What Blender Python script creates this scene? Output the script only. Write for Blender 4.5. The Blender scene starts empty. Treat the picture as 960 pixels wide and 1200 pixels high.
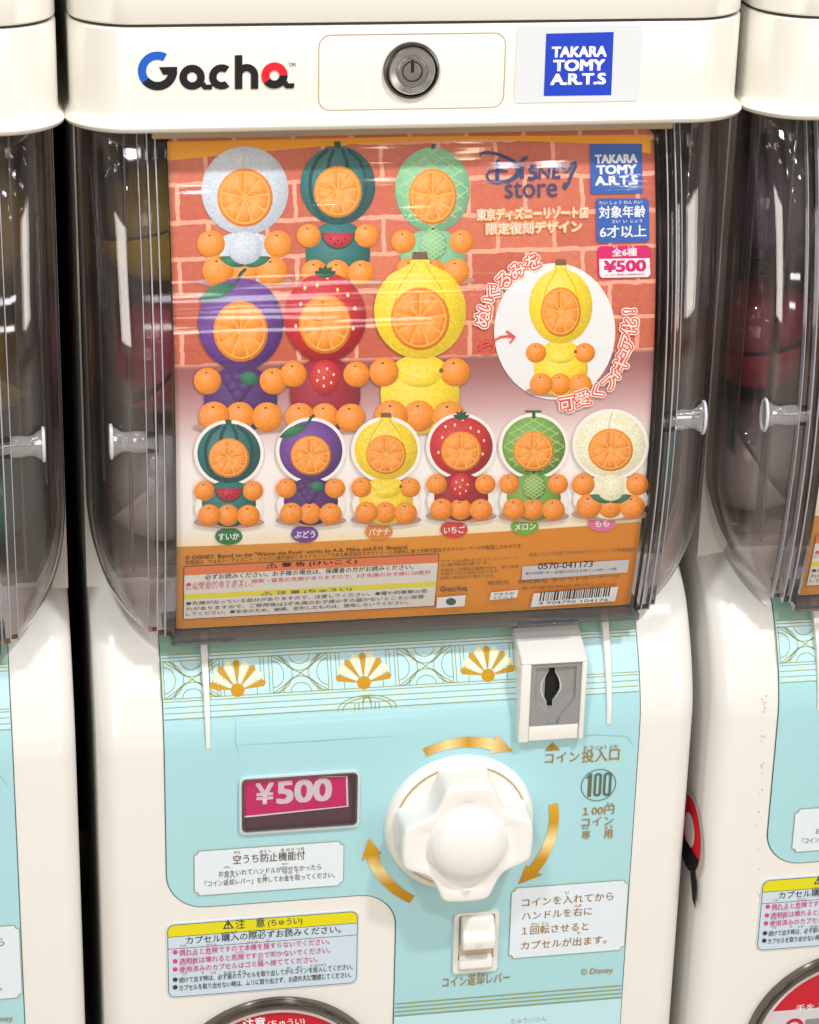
import bpy, bmesh, math, random
from math import sin, cos, pi, radians, sqrt, atan2
from mathutils import Vector, Matrix
from mathutils.geometry import tessellate_polygon

random.seed(7)
S = bpy.context.scene
COL = S.collection

# ------------------------------------------------------------------ camera
RX = Vector((0.98436027, -0.17468261, 0.02282223))     # camera right in the world
DN = Vector((-0.04610937, -0.38050438, -0.9236289))    # camera down in the world
FW = Vector((0.17002586, 0.90813127, -0.3826079))      # view direction
CAM = Vector((-0.19382948, -1.03526965, 0.43617301))
cd = bpy.data.cameras.new('camera')
cam = bpy.data.objects.new('camera', cd); COL.objects.link(cam)
M3 = Matrix((RX, -DN, -FW)).transposed()
cam.matrix_world = Matrix.Translation(CAM) @ M3.to_4x4()
cd.sensor_fit = 'HORIZONTAL'; cd.sensor_width = 36; cd.lens = 36 * 2850 / 960
cd.clip_start = 0.02; cd.clip_end = 50
S.camera = cam
S.render.engine = 'CYCLES'
S.cycles.use_denoising = True
S.cycles.max_bounces = 14; S.cycles.transparent_max_bounces = 24
S.cycles.caustics_reflective = False; S.cycles.caustics_refractive = False
S.cycles.sample_clamp_indirect = 6

# ------------------------------------------------------------------ light
W = bpy.data.worlds.new('World'); S.world = W; W.use_nodes = True
wb = W.node_tree.nodes['Background']
# the dim, uneven warm surroundings of the shop
wn = W.node_tree; wtc = wn.nodes.new('ShaderNodeTexCoord'); wno = wn.nodes.new('ShaderNodeTexNoise'); wno.inputs['Scale'].default_value = 3.2; wno.inputs['Detail'].default_value = 4
wcr = wn.nodes.new('ShaderNodeValToRGB'); wcr.color_ramp.elements[0].position = .36; wcr.color_ramp.elements[0].color = (.07, .045, .045, 1)
wcr.color_ramp.elements[1].position = .66; wcr.color_ramp.elements[1].color = (1.0, .85, .68, 1)
wn.links.new(wtc.outputs['Generated'], wno.inputs['Vector']); wn.links.new(wno.outputs['Fac'], wcr.inputs[0]); wn.links.new(wcr.outputs[0], wb.inputs[0])
wb.inputs[1].default_value = 0.50
vs = S.view_settings
vs.view_transform = 'Standard'; vs.look = 'None'; vs.exposure = 0.08; vs.gamma = 1; vs.use_curve_mapping = False

def lamp(loc, target, sx, sy, power, color=(1, 1, 1)):  # makes the ceiling lights and also the added fill and streak lamps
    l = bpy.data.lights.new('ceiling_or_fill_light', 'AREA'); l.shape = 'RECTANGLE'
    l.size = sx; l.size_y = sy; l.energy = power; l.color = color
    o = bpy.data.objects.new('ceiling_or_fill_light', l); COL.objects.link(o)
    o.location = loc
    o.rotation_euler = (Vector(target) - Vector(loc)).to_track_quat('-Z', 'Y').to_euler()
    return o
def spot(loc, r, power, color):
    l = bpy.data.lights.new('spot_lamp', 'POINT'); l.shadow_soft_size = r; l.energy = power; l.color = color
    o = bpy.data.objects.new('spot_lamp', l); COL.objects.link(o); o.location = loc
lamp((0.60, -1.02, 1.68), (0, 0, -0.05), 0.16, 0.07, 22, (0.95, 0.975, 1.0))
lamp((-0.66, -1.05, 1.62), (0, 0, -0.05), 0.16, 0.07, 14, (0.95, 0.975, 1.0))
lamp((-0.25, -3.1, 1.74), (0, 0, 0.0), 0.5, 0.10, 3, (0.95, 0.975, 1.0))
lamp((0.30, -3.1, 0.02), (0, 0, 0.0), 0.55, 0.05, 0.7, (1.0, 0.98, 0.95))  # low strip pair added behind the camera for streaks on the window
lamp((0.45, -3.3, 0.30), (0, 0, 0.0), 0.7, 0.06, 1.0, (0.95, 0.975, 1.0))
lamp((-1.05, -2.2, 0.30), (0, 0, 0.0), 0.8, 0.9, 11, (1.0, 0.95, 0.87))  # pair of big low fill lamps added to brighten the poster foot
lamp((1.75, -2.2, 0.35), (0, 0, 0.0), 0.9, 0.9, 13, (1.0, 0.95, 0.87))
lamp((-1.4, -2.2, 1.9), (0, 0, 0.0), 0.9, 0.10, 6, (1.0, 0.96, 0.90))  # high pair added to put more light on the machine sides
lamp((1.6, -2.4, 1.9), (0, 0, 0.0), 0.9, 0.10, 6, (1.0, 0.96, 0.90))
rs = random.Random(3)
for i in range(56):
    spot((rs.uniform(-2.6, 2.6), rs.uniform(-3.4, -1.3), rs.uniform(1.0, 2.1)), 0.016, 0.30,
         [(1, .92, .78), (.75, .85, 1), (1, .8, .5), (1, 1, 1)][i % 4])

# ------------------------------------------------------------------ materials
def srgb(r, g, b):
    f = lambda c: (c / 255 / 12.92) if c / 255 <= .04045 else ((c / 255 + .055) / 1.055) ** 2.4
    return (f(r), f(g), f(b), 1)
MATS = {}
def mat(name, col, rough=.4, metal=0, coat=0, spec=.5, noise=0, nscale=60, bump=0, bscale=400, emit=None):
    if name in MATS: return MATS[name]
    m = bpy.data.materials.new(name); m.use_nodes = True; nt = m.node_tree
    p = nt.nodes['Principled BSDF']
    p.inputs['Base Color'].default_value = col; p.inputs['Roughness'].default_value = rough
    p.inputs['Metallic'].default_value = metal; p.inputs['Coat Weight'].default_value = coat
    p.inputs['Coat Roughness'].default_value = .08
    p.inputs['Specular IOR Level'].default_value = spec
    tc = nt.nodes.new('ShaderNodeTexCoord')
    if noise:
        n = nt.nodes.new('ShaderNodeTexNoise'); n.inputs['Scale'].default_value = nscale; n.inputs['Detail'].default_value = 5
        nt.links.new(tc.outputs['Object'], n.inputs['Vector'])
        mx = nt.nodes.new('ShaderNodeMix'); mx.data_type = 'RGBA'
        mx.inputs['A'].default_value = tuple(c * (1 - noise) for c in col[:3]) + (1,)
        mx.inputs['B'].default_value = tuple(min(1, c * (1 + noise)) for c in col[:3]) + (1,)
        nt.links.new(n.outputs['Fac'], mx.inputs['Factor']); nt.links.new(mx.outputs['Result'], p.inputs['Base Color'])
        mr = nt.nodes.new('ShaderNodeMapRange'); mr.inputs['To Min'].default_value = rough * .8; mr.inputs['To Max'].default_value = rough * 1.25
        nt.links.new(n.outputs['Fac'], mr.inputs['Value']); nt.links.new(mr.outputs['Result'], p.inputs['Roughness'])
    if bump:
        n = nt.nodes.new('ShaderNodeTexNoise'); n.inputs['Scale'].default_value = bscale; n.inputs['Detail'].default_value = 3
        nt.links.new(tc.outputs['Object'], n.inputs['Vector'])
        b = nt.nodes.new('ShaderNodeBump'); b.inputs['Strength'].default_value = bump; b.inputs['Distance'].default_value = .001
        nt.links.new(n.outputs['Fac'], b.inputs['Height']); nt.links.new(b.outputs['Normal'], p.inputs['Normal'])
    MATS[name] = m
    return m
def sheet(name, tint, refl=1.0, rough=.02, wave=0.0, wscale=(6, 6, 90), haze=0.0):
    """clear moulded plastic sheet: tinted transmission plus a fresnel gloss"""
    m = bpy.data.materials.new(name); m.use_nodes = True; nt = m.node_tree; nt.nodes.clear()
    out = nt.nodes.new('ShaderNodeOutputMaterial'); mix = nt.nodes.new('ShaderNodeMixShader')
    tr = nt.nodes.new('ShaderNodeBsdfTransparent'); tr.inputs[0].default_value = tint
    gl = nt.nodes.new('ShaderNodeBsdfGlossy'); gl.inputs['Roughness'].default_value = rough
    fr = nt.nodes.new('ShaderNodeLayerWeight'); fr.inputs['Blend'].default_value = .5
    pw = nt.nodes.new('ShaderNodeMath'); pw.operation = 'POWER'; pw.inputs[1].default_value = 5.0; nt.links.new(fr.outputs['Facing'], pw.inputs[0])
    ma = nt.nodes.new('ShaderNodeMath'); ma.operation = 'MULTIPLY_ADD'; ma.inputs[1].default_value = .9; ma.inputs[2].default_value = .04; nt.links.new(pw.outputs[0], ma.inputs[0])
    mu = nt.nodes.new('ShaderNodeMath'); mu.operation = 'MULTIPLY'; mu.inputs[1].default_value = refl; mu.use_clamp = True
    nt.links.new(ma.outputs[0], mu.inputs[0]); nt.links.new(mu.outputs[0], mix.inputs[0])
    base = tr
    if haze:
        df = nt.nodes.new('ShaderNodeBsdfDiffuse'); df.inputs[0].default_value = (.8, .8, .82, 1)
        m2 = nt.nodes.new('ShaderNodeMixShader'); m2.inputs[0].default_value = haze
        nt.links.new(tr.outputs[0], m2.inputs[1]); nt.links.new(df.outputs[0], m2.inputs[2]); base = m2
    nt.links.new(base.outputs[0], mix.inputs[1]); nt.links.new(gl.outputs[0], mix.inputs[2])
    nt.links.new(mix.outputs[0], out.inputs[0])
    if wave:
        tc = nt.nodes.new('ShaderNodeTexCoord'); mp = nt.nodes.new('ShaderNodeMapping'); mp.inputs['Scale'].default_value = wscale
        n = nt.nodes.new('ShaderNodeTexNoise'); n.inputs['Scale'].default_value = 1; n.inputs['Detail'].default_value = 2
        b = nt.nodes.new('ShaderNodeBump'); b.inputs['Strength'].default_value = wave; b.inputs['Distance'].default_value = .002
        nt.links.new(tc.outputs['Object'], mp.inputs[0]); nt.links.new(mp.outputs[0], n.inputs['Vector'])
        nt.links.new(n.outputs['Fac'], b.inputs['Height'])
        nt.links.new(b.outputs[0], gl.inputs['Normal']); nt.links.new(b.outputs[0], fr.inputs['Normal'])
    MATS[name] = m
    return m
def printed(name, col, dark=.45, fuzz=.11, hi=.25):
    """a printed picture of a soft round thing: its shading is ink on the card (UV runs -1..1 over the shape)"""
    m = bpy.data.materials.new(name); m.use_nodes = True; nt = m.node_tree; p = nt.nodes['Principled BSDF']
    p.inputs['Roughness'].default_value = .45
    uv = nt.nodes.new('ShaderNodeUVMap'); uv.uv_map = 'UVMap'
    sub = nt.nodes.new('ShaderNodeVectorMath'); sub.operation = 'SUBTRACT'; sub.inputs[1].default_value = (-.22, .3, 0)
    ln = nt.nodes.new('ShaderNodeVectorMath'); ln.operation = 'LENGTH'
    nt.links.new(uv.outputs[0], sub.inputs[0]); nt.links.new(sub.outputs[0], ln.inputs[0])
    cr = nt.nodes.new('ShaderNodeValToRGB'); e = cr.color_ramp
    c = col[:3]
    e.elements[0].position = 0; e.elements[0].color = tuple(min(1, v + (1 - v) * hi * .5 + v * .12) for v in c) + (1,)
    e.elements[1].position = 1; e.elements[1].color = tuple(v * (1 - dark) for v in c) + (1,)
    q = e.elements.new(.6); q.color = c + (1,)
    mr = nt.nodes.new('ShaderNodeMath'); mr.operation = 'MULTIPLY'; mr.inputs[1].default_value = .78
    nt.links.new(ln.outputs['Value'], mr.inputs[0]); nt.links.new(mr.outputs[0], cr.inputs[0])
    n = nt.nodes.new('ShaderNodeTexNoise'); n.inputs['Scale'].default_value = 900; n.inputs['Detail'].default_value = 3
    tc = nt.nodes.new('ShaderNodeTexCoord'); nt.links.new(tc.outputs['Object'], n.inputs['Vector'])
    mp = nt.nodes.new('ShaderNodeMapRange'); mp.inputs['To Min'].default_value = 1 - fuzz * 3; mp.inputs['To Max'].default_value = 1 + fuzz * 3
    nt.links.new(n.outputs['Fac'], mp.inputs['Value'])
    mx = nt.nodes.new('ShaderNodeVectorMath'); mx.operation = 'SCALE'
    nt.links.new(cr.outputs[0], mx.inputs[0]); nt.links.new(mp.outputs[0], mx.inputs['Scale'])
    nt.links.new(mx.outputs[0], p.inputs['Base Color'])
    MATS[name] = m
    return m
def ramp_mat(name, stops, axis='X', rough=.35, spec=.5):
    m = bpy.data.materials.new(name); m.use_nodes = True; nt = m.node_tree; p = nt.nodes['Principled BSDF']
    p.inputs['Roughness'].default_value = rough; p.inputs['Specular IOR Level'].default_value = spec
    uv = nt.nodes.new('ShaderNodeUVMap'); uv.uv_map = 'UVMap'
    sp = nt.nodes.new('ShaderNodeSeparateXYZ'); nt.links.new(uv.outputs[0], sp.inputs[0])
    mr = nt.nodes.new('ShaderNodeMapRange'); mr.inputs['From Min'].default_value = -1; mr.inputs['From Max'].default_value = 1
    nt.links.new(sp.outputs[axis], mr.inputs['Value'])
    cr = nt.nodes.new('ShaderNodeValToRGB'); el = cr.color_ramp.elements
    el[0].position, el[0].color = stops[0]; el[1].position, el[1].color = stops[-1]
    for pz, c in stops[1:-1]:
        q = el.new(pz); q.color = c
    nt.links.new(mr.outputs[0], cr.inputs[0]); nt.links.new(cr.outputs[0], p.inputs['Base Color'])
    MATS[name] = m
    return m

white = mat('cream_white_plastic', (.80, .785, .75, 1), .22, coat=.35, noise=.03, nscale=11, bump=.02, bscale=250)
lidw = mat('ivory_plastic', (.80, .77, .705, 1), .30, coat=.25, noise=.02, nscale=12, bump=.03, bscale=500)
knobw = mat('knob_white_plastic', (.84, .835, .81, 1), .20, coat=.4, noise=.01, nscale=20, bump=.015, bscale=300)
mint = mat('mint_sticker', (.385, .665, .72, 1), .22, coat=.4, noise=.035, nscale=14, bump=.03, bscale=60)
mintg = mat('sage_mint_print', (.30, .50, .42, 1), .25, noise=.02, nscale=300)
mintl = mat('pale_mint_print', (.50, .76, .82, 1), .25)
paper = mat('white_sticker', (.74, .78, .86, 1), .3, coat=.2)
gold = mat('gold_print', srgb(172, 130, 44), .3, metal=.25)
goldd = mat('dark_gold_print', srgb(150, 112, 48), .35)
goldl = mat('thin_gold_line', srgb(150, 150, 78), .35)
goldb = mat('bright_gold_print', srgb(206, 152, 28), .28, metal=.3)
cream = mat('cream_print', srgb(252, 240, 190), .35)
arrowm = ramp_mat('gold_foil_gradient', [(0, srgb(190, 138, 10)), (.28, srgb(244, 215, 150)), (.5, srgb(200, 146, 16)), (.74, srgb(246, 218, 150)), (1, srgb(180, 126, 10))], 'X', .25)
black = mat('black_ink', (.010, .010, .013, 1), .45, spec=.3)
dgrey = mat('dark_grey_ink', srgb(60, 64, 80), .4)
blue = mat('blue_ink', srgb(24, 62, 190), .35)
blue2 = mat('blue_print', srgb(38, 92, 176), .4)
blueG = mat('logo_blue', srgb(20, 92, 196), .3)
redG = mat('logo_red', srgb(238, 28, 44), .3)
wht = mat('white_ink', (.84, .84, .85, 1), .35)
magenta = mat('magenta_ink', srgb(214, 14, 104), .35, coat=.3)
magt = mat('pink_red_ink', srgb(206, 66, 120), .4)
yellow = mat('yellow_ink', srgb(222, 212, 20), .35)
redd = mat('red_ink', srgb(196, 20, 44), .3)
redo = mat('coral_ink', srgb(232, 84, 74), .4)
oran = mat('orange_outline_ink', srgb(236, 146, 66), .4)
steel = mat('brushed_steel', (.50, .50, .50, 1), .22, metal=1, noise=.1, nscale=150)
steeld = mat('dark_steel', (.10, .10, .10, 1), .25, metal=1)
chrome = mat('dark_chrome', (.20, .18, .16, 1), .12, metal=1)
greyp = mat('grey_coin_plastic', (.33, .34, .345, 1), .30, metal=.35, noise=.05, nscale=80)
hole = mat('painted_hole_dark', (.004, .004, .004, 1), .8)  # flat black painted for the darkness inside openings
liner = mat('dark_brown_interior', (.36, .28, .18, 1), .45, noise=.4, nscale=14)
seamd = mat('seam_shadow_gap', (.05, .045, .035, 1), .7)
wallm = mat('dark_wall', (.02, .02, .02, 1), .8, noise=.2)
floorm = mat('shelf_board', (.45, .40, .33, 1), .5, noise=.1, nscale=6)
clear = sheet('clear_window_plastic', (.985, .985, .99, 1), .85, .045, wave=.2, wscale=(4, 4, 90), haze=.0)
smoky = sheet('smoky_side_plastic', (.93, .88, .88, 1), 2.2, .03, wave=.16, wscale=(60, 60, 5), haze=.012)
railm = sheet('clear_rail_plastic', (.74, .74, .77, 1), 2.2, .04, wave=.6, wscale=(300, 300, 9), haze=.05)
lipm = sheet('smoked_lip_plastic', (.52, .50, .53, 1), 2.6, .05, wave=.3, wscale=(30, 30, 200), haze=.06)
pinm = sheet('clear_pin_plastic', (.86, .86, .90, 1), 4.0, .05, wave=.3, wscale=(90, 90, 90), haze=.22)
gm = bpy.data.materials.new('clear_solid_plastic'); gm.use_nodes = True
gp = gm.node_tree.nodes['Principled BSDF']; gp.inputs['Transmission Weight'].default_value = 1
gp.inputs['Roughness'].default_value = .04; gp.inputs['IOR'].default_value = 1.45; gp.inputs['Base Color'].default_value = (.93, .94, .97, 1)

# ------------------------------------------------------------------ the surfaces that print lies on: Y as a function of Z
def Yface(z): return 0.0
def Ybody(z):
    if z <= -.120: return 0.0
    if z <= -.068:
        t = (z + .120) / .052; return .023 * t ** 1.7
    return min(.050, .023 + .9 * (z + .068) + .012 * (max(0, (z + .068)) / .018) ** 1.6)
ZT, ZB = .1765, -.0583
YT, YB, SAG = .018, .008, .020
def _arc():
    p = Vector((YT, ZT)); q = Vector((YB, ZB)); m = (p + q) / 2; d = q - p; L = d.length
    R = (L * L / 4 + SAG * SAG) / (2 * SAG)
    n = Vector((-1, -(q.x - p.x) / -(q.y - p.y) * -1))
    n = Vector((-abs(d.y), d.x * (1 if d.y < 0 else -1) * 1)).normalized()
    if n.x > 0: n = -n
    if abs(n.dot(d)) > 1e-6: n = Vector((n.x, -n.y))
    c = m + n * SAG - n * R
    return c, R
AC, AR = _arc()
def Ywin(z): return AC.x - sqrt(max(0, AR * AR - (z - AC.y) ** 2))
class Surf:
    def __init__(s, f, curved=None): s.f = f; s.c = curved
SB = Surf(Ybody, (-.122, -.03)); SW = Surf(Ywin, (-.2, .3)); SL = Surf(Yface); SF = Surf(Yface)
def ray(px, py, Y):
    d = RX * (px - 480) + DN * (py - 600) + FW * 2850
    t = (Y - CAM.y) / d.y
    return CAM + d * t
def at(sf, px, py):
    """where on the surface the photographed point (px, py) lies: (x, z) in metres"""
    Y = 0
    for _ in range(14):
        p = ray(px, py, Y); Y = sf.f(p.z)
    return (p.x, p.z)

# ------------------------------------------------------------------ mesh helpers
def link(name, me, parent=None):
    o = bpy.data.objects.new(name, me); COL.objects.link(o)
    if parent is not None:
        o.parent = parent; o.matrix_parent_inverse = Matrix.Translation(parent.location).inverted()
        if parent.parent is not None:
            o.matrix_parent_inverse = Matrix.Identity(4)
    return o
def mk(name, verts, faces, m, parent=None, smooth=True, mi=None, bevel=0, seg=2, recalc=True):
    me = bpy.data.meshes.new(name)
    bm = bmesh.new()
    vs_ = [bm.verts.new(v) for v in verts]
    for k, f in enumerate(faces):
        try:
            fc = bm.faces.new([vs_[i] for i in f])
            if mi: fc.material_index = mi[k]
        except ValueError: pass
    if recalc: bmesh.ops.recalc_face_normals(bm, faces=bm.faces)
    if bevel: bmesh.ops.bevel(bm, geom=list(bm.edges), offset=bevel, segments=seg, affect='EDGES', profile=.5, clamp_overlap=True)
    bm.to_mesh(me); bm.free()
    for x in (m if isinstance(m, (list, tuple)) else [m]): me.materials.append(x)
    for p in me.polygons: p.use_smooth = smooth
    if smooth: 
        try: me.set_sharp_from_angle(angle=radians(40))
        except Exception: pass
    return link(name, me, parent)
def boxvf(x0, x1, y0, y1, z0, z1):
    v = [(x, y, z) for z in (z0, z1) for y in (y0, y1) for x in (x0, x1)]
    f = [(0, 1, 3, 2), (4, 6, 7, 5), (0, 4, 5, 1), (2, 3, 7, 6), (0, 2, 6, 4), (1, 5, 7, 3)]
    return v, f
def box(name, x0, x1, y0, y1, z0, z1, m, parent=None, bevel=.001, seg=3):
    v, f = boxvf(x0, x1, y0, y1, z0, z1)
    return mk(name, v, f, m, parent, bevel=bevel, seg=seg)
def ring(z, yf, yb, hw, r, n=10, cx=0, rb=.006):
    pts = []
    for (sx, cy, rr, a0) in ((-1, yf + r, r, pi), (1, yf + r, r, 1.5 * pi), (1, yb - rb, rb, 0), (-1, yb - rb, rb, .5 * pi)):
        for i in range(n + 1):
            a = a0 + (pi / 2) * i / n
            x = cx + sx * (hw - rr) + rr * cos(a); y = cy + rr * sin(a)
            pts.append((x, y, z))
    return pts
def loft(name, rings, m, parent=None, cap=True):
    v = []; f = []; n = len(rings[0])
    for r in rings: v += r
    for k in range(len(rings) - 1):
        for i in range(n):
            j = (i + 1) % n
            f.append((k * n + i, k * n + j, (k + 1) * n + j, (k + 1) * n + i))
    if cap: f.append(tuple(range(n))[::-1]); f.append(tuple(range((len(rings) - 1) * n, len(rings) * n)))
    return mk(name, v, f, m, parent)
def extrude_y(name, loops, y0, y1, m, parent=None, bevel=0, seg=2, smooth=True):
    """outline in (x, z) (first loop outer, others holes) with real depth from y0 (front) to y1"""
    flat = [p for l in loops for p in l]
    tri = tessellate_polygon([[Vector((p[0], p[1], 0)) for p in l] for l in loops])
    n = len(flat)
    v = [(x, y0, z) for x, z in flat] + [(x, y1, z) for x, z in flat]
    f = [t for t in tri] + [tuple(i + n for i in t[::-1]) for t in tri]
    b = 0
    for l in loops:
        k = len(l)
        for i in range(k): f.append((b + i, b + (i + 1) % k, b + (i + 1) % k + n, b + i + n))
        b += k
    return mk(name, v, f, m, parent, smooth=smooth, bevel=bevel, seg=seg)
def rrect(x0, x1, z0, z1, r, n=6):
    pts = []
    for cx, cz, a0 in ((x1 - r, z1 - r, 0), (x0 + r, z1 - r, pi / 2), (x0 + r, z0 + r, pi), (x1 - r, z0 + r, 1.5 * pi)):
        for i in range(n + 1):
            a = a0 + pi / 2 * i / n; pts.append((cx + r * cos(a), cz + r * sin(a)))
    return pts
def circ(cx, cz, rx, rz=None, n=40, a0=0, a1=2 * pi):
    rz = rx if rz is None else rz
    k = n if abs(a1 - a0 - 2 * pi) < 1e-6 else n + 1
    return [(cx + rx * cos(a0 + (a1 - a0) * i / n), cz + rz * sin(a0 + (a1 - a0) * i / n)) for i in range(k)]
def revolve(name, prof, cx, cz, m, parent=None, n=64, mi=None):
    """profile of (radius, y) turned about the Y axis through (cx, cz)"""
    v = []; f = []
    for r, y in prof:
        for i in range(n):
            a = 2 * pi * i / n; v.append((cx + r * cos(a), y, cz + r * sin(a)))
    for k in range(len(prof) - 1):
        for i in range(n):
            j = (i + 1) % n; f.append((k * n + i, k * n + j, (k + 1) * n + j, (k + 1) * n + i))
    f.append(tuple(range((len(prof) - 1) * n, len(prof) * n)))
    return mk(name, v, f, m, parent, recalc=True)

# ---- flat print that follows a surface
STEP = .004
class Print:
    def __init__(s, sf, off, dy=.00003):
        s.sf = sf; s.off = off; s.dy = dy; s.k = 0
        s.bm = bmesh.new(); s.uv = s.bm.loops.layers.uv.new('UVMap'); s.mats = []
    def mi(s, m):
        if m not in s.mats: s.mats.append(m)
        return s.mats.index(m)
    def _tris(s, pts, tris, m, uvb=None, lift=True):
        # pts (x,z) metres
        b = bmesh.new(); uv = b.loops.layers.uv.new('UVMap')
        vv = [b.verts.new((p[0], 0, p[1])) for p in pts]
        for t in tris:
            try: b.faces.new([vv[i] for i in t])
            except ValueError: pass
        if s.sf.c:
            zs = [p[1] for p in pts]; lo = max(min(zs), s.sf.c[0]); hi = min(max(zs), s.sf.c[1])
            k = math.ceil(lo / STEP)
            while k * STEP < hi:
                bmesh.ops.bisect_plane(b, geom=b.verts[:] + b.edges[:] + b.faces[:], dist=1e-7, plane_co=(0, 0, k * STEP), plane_no=(0, 0, 1))
                k += 1
        xs = [p[0] for p in pts]; zs = [p[1] for p in pts]
        x0, x1, z0, z1 = uvb or (min(xs), max(xs), min(zs), max(zs))
        off = s.off + s.k * s.dy
        if lift: s.k += 1
        mi = s.mi(m); mp = {}
        for v in b.verts:
            z = v.co.z
            if s.sf.c:
                zl = math.floor(z / STEP + 1e-6) * STEP; zh = zl + STEP; t = (z - zl) / STEP
                y = s.sf.f(zl) * (1 - t) + s.sf.f(zh) * t
            else: y = s.sf.f(z)
            mp[v] = s.bm.verts.new((v.co.x, y - off, z))
        for fc in b.faces:
            l = [mp[v] for v in fc.verts]
            fc.normal_update()
            if fc.normal.y > 0: l = l[::-1]
            try: nf = s.bm.faces.new(l)
            except ValueError: continue
            nf.material_index = mi
            for lp in nf.loops:
                lp[s.uv].uv = (2 * (lp.vert.co.x - x0) / max(x1 - x0, 1e-6) - 1, 2 * (lp.vert.co.z - z0) / max(z1 - z0, 1e-6) - 1)
        b.free()
    def poly(s, loops, m, uvb=None, lift=True):
        """loops of (x, z)"""
        if not isinstance(loops[0][0], (tuple, list, Vector)): loops = [loops]
        tri = tessellate_polygon([[Vector((p[0], p[1], 0)) for p in l] for l in loops])
        s._tris([p for l in loops for p in l], tri, m, uvb, lift)
    def ppoly(s, loops, m, uvb=None, lift=True):
        """the same with outlines measured on the photograph"""
        if not isinstance(loops[0][0], (tuple, list)): loops = [loops]
        s.poly([[at(s.sf, *p) for p in l] for l in loops], m, uvb, lift)
    def ell(s, cx, cy, rx, ry, m, n=30, rot=0):
        c, q = cos(rot), sin(rot)
        s.ppoly([(cx + rx * cos(2 * pi * i / n) * c - ry * sin(2 * pi * i / n) * q, cy + rx * cos(2 * pi * i / n) * q + ry * sin(2 * pi * i / n) * c) for i in range(n)], m)
    def stroke(s, pts, w, m, px=True, taper=None, lift=True):
        """a line of width w (metres) through points"""
        P_ = [Vector(at(s.sf, *p)) for p in pts] if px else [Vector(p) for p in pts]
        L = []; Rr = []
        for i, p in enumerate(P_):
            d = (P_[min(i + 1, len(P_) - 1)] - P_[max(i - 1, 0)])
            if d.length < 1e-9: d = Vector((1, 0))
            d.normalize(); nn = Vector((-d.y, d.x)); ww = w / 2 * (taper[i] if taper else 1)
            L.append(p + nn * ww); Rr.append(p - nn * ww)
        n = len(P_); pts2 = L + Rr; tr = []
        for i in range(n - 1): tr += [(i, i + 1, n + i + 1), (i, n + i + 1, n + i)]
        s._tris([(p.x, p.y) for p in pts2], tr, m, None, lift)
    def _bold(s, V, T, b, place, m):
        if b < .008: sh = [(0, 0)]
        elif b < .024: sh = [(-b * .7, -b * .4), (b * .7, b * .4)]
        elif b < .06: sh = [(-b * .8, -b * .6), (b * .8, -b * .6), (-b * .8, b * .6), (b * .8, b * .6)]
        else: sh = [(b * cos(pi * i / 5), b * sin(pi * i / 5)) for i in range(10)]
        k0 = s.k
        for i, (dx, dy) in enumerate(sh):
            s.k = k0 + i * (.000004 / s.dy)
            s._tris([place(v[0] + dx, v[1] + dy) for v in V], T, m, None, False)
        s.k = k0
    def text(s, body, xl, yl, xr, yr, h, m, bold=0, px=True, rot=None, shear=0, lift=True, grow=0):
        """text fitted to a measured box: left and right ends of its foot, and its height"""
        V, T = glyphs(body, 0, shear)
        if px:
            a = at(s.sf, xl, yl); b_ = at(s.sf, xr, yr)
            zm = (a[1] + b_[1]) / 2; xm = (xl + xr) / 2; ym = (yl + yr) / 2
            H = at(s.sf, xm, ym - h)[1] - at(s.sf, xm, ym)[1]
            x0, x1 = a[0], b_[0]
        else: x0, x1, zm, H = xl, xr, yl, h
        xs = [v[0] for v in V]; ys = [v[1] for v in V]
        mx, Mx, my, My = min(xs), max(xs), min(ys), max(ys)
        sx = (x1 - x0) / (Mx - mx); sz = H / (My - my)
        s._bold(V, T, bold, lambda a, b: (x0 + (a - mx) * sx, zm + (b - my) * sz), m)
        if lift: s.k += 1
    def glyph_at(s, ch, cx, cy, size, ang, m, bold=0, lift=True):
        """one character centred at a measured point, turned by ang (clockwise in the picture)"""
        V, T = glyphs(ch, 0, 0)
        xs = [v[0] for v in V]; ys = [v[1] for v in V]; ox = (min(xs) + max(xs)) / 2; oy = (min(ys) + max(ys)) / 2
        c = at(s.sf, cx, cy); ca, sa = cos(-ang), sin(-ang)
        s._bold(V, T, bold, lambda a, b: (c[0] + ((a - ox) * ca - (b - oy) * sa) * size, c[1] + ((a - ox) * sa + (b - oy) * ca) * size), m)
        if lift: s.k += 1
    def build(s, name, parent=None):
        me = bpy.data.meshes.new(name); s.bm.to_mesh(me); s.bm.free()
        for m in s.mats: me.materials.append(m)
        for p in me.polygons: p.use_smooth = True
        return link(name, me, parent)
_tc = bpy.data.curves.new('lettering', 'FONT'); _to = bpy.data.objects.new('lettering', _tc); COL.objects.link(_to)
_tc.resolution_u = 3
_gc = {}
def glyphs(body, bold, shear):
    k = (body, bold, shear)
    if k in _gc: return _gc[k]
    _tc.body = body; _tc.offset = 0; _tc.shear = shear
    _tc.resolution_u = 2 if len(body) > 14 else 4
    bpy.context.view_layer.update()
    me = bpy.data.meshes.new_from_object(_to.evaluated_get(bpy.context.evaluated_depsgraph_get()))
    V = [(v.co.x, v.co.y) for v in me.vertices]; T = [tuple(p.vertices) for p in me.polygons]
    bpy.data.meshes.remove(me)
    _gc[k] = (V, T)
    return _gc[k]

def tag(o, label, cat, group=None):
    o['label'] = label; o['category'] = cat
    if group: o['group'] = group
    return o
def empty(name, loc):
    o = bpy.data.objects.new(name, None); COL.objects.link(o); o.location = loc; o.empty_display_size = .02
    return o

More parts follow.
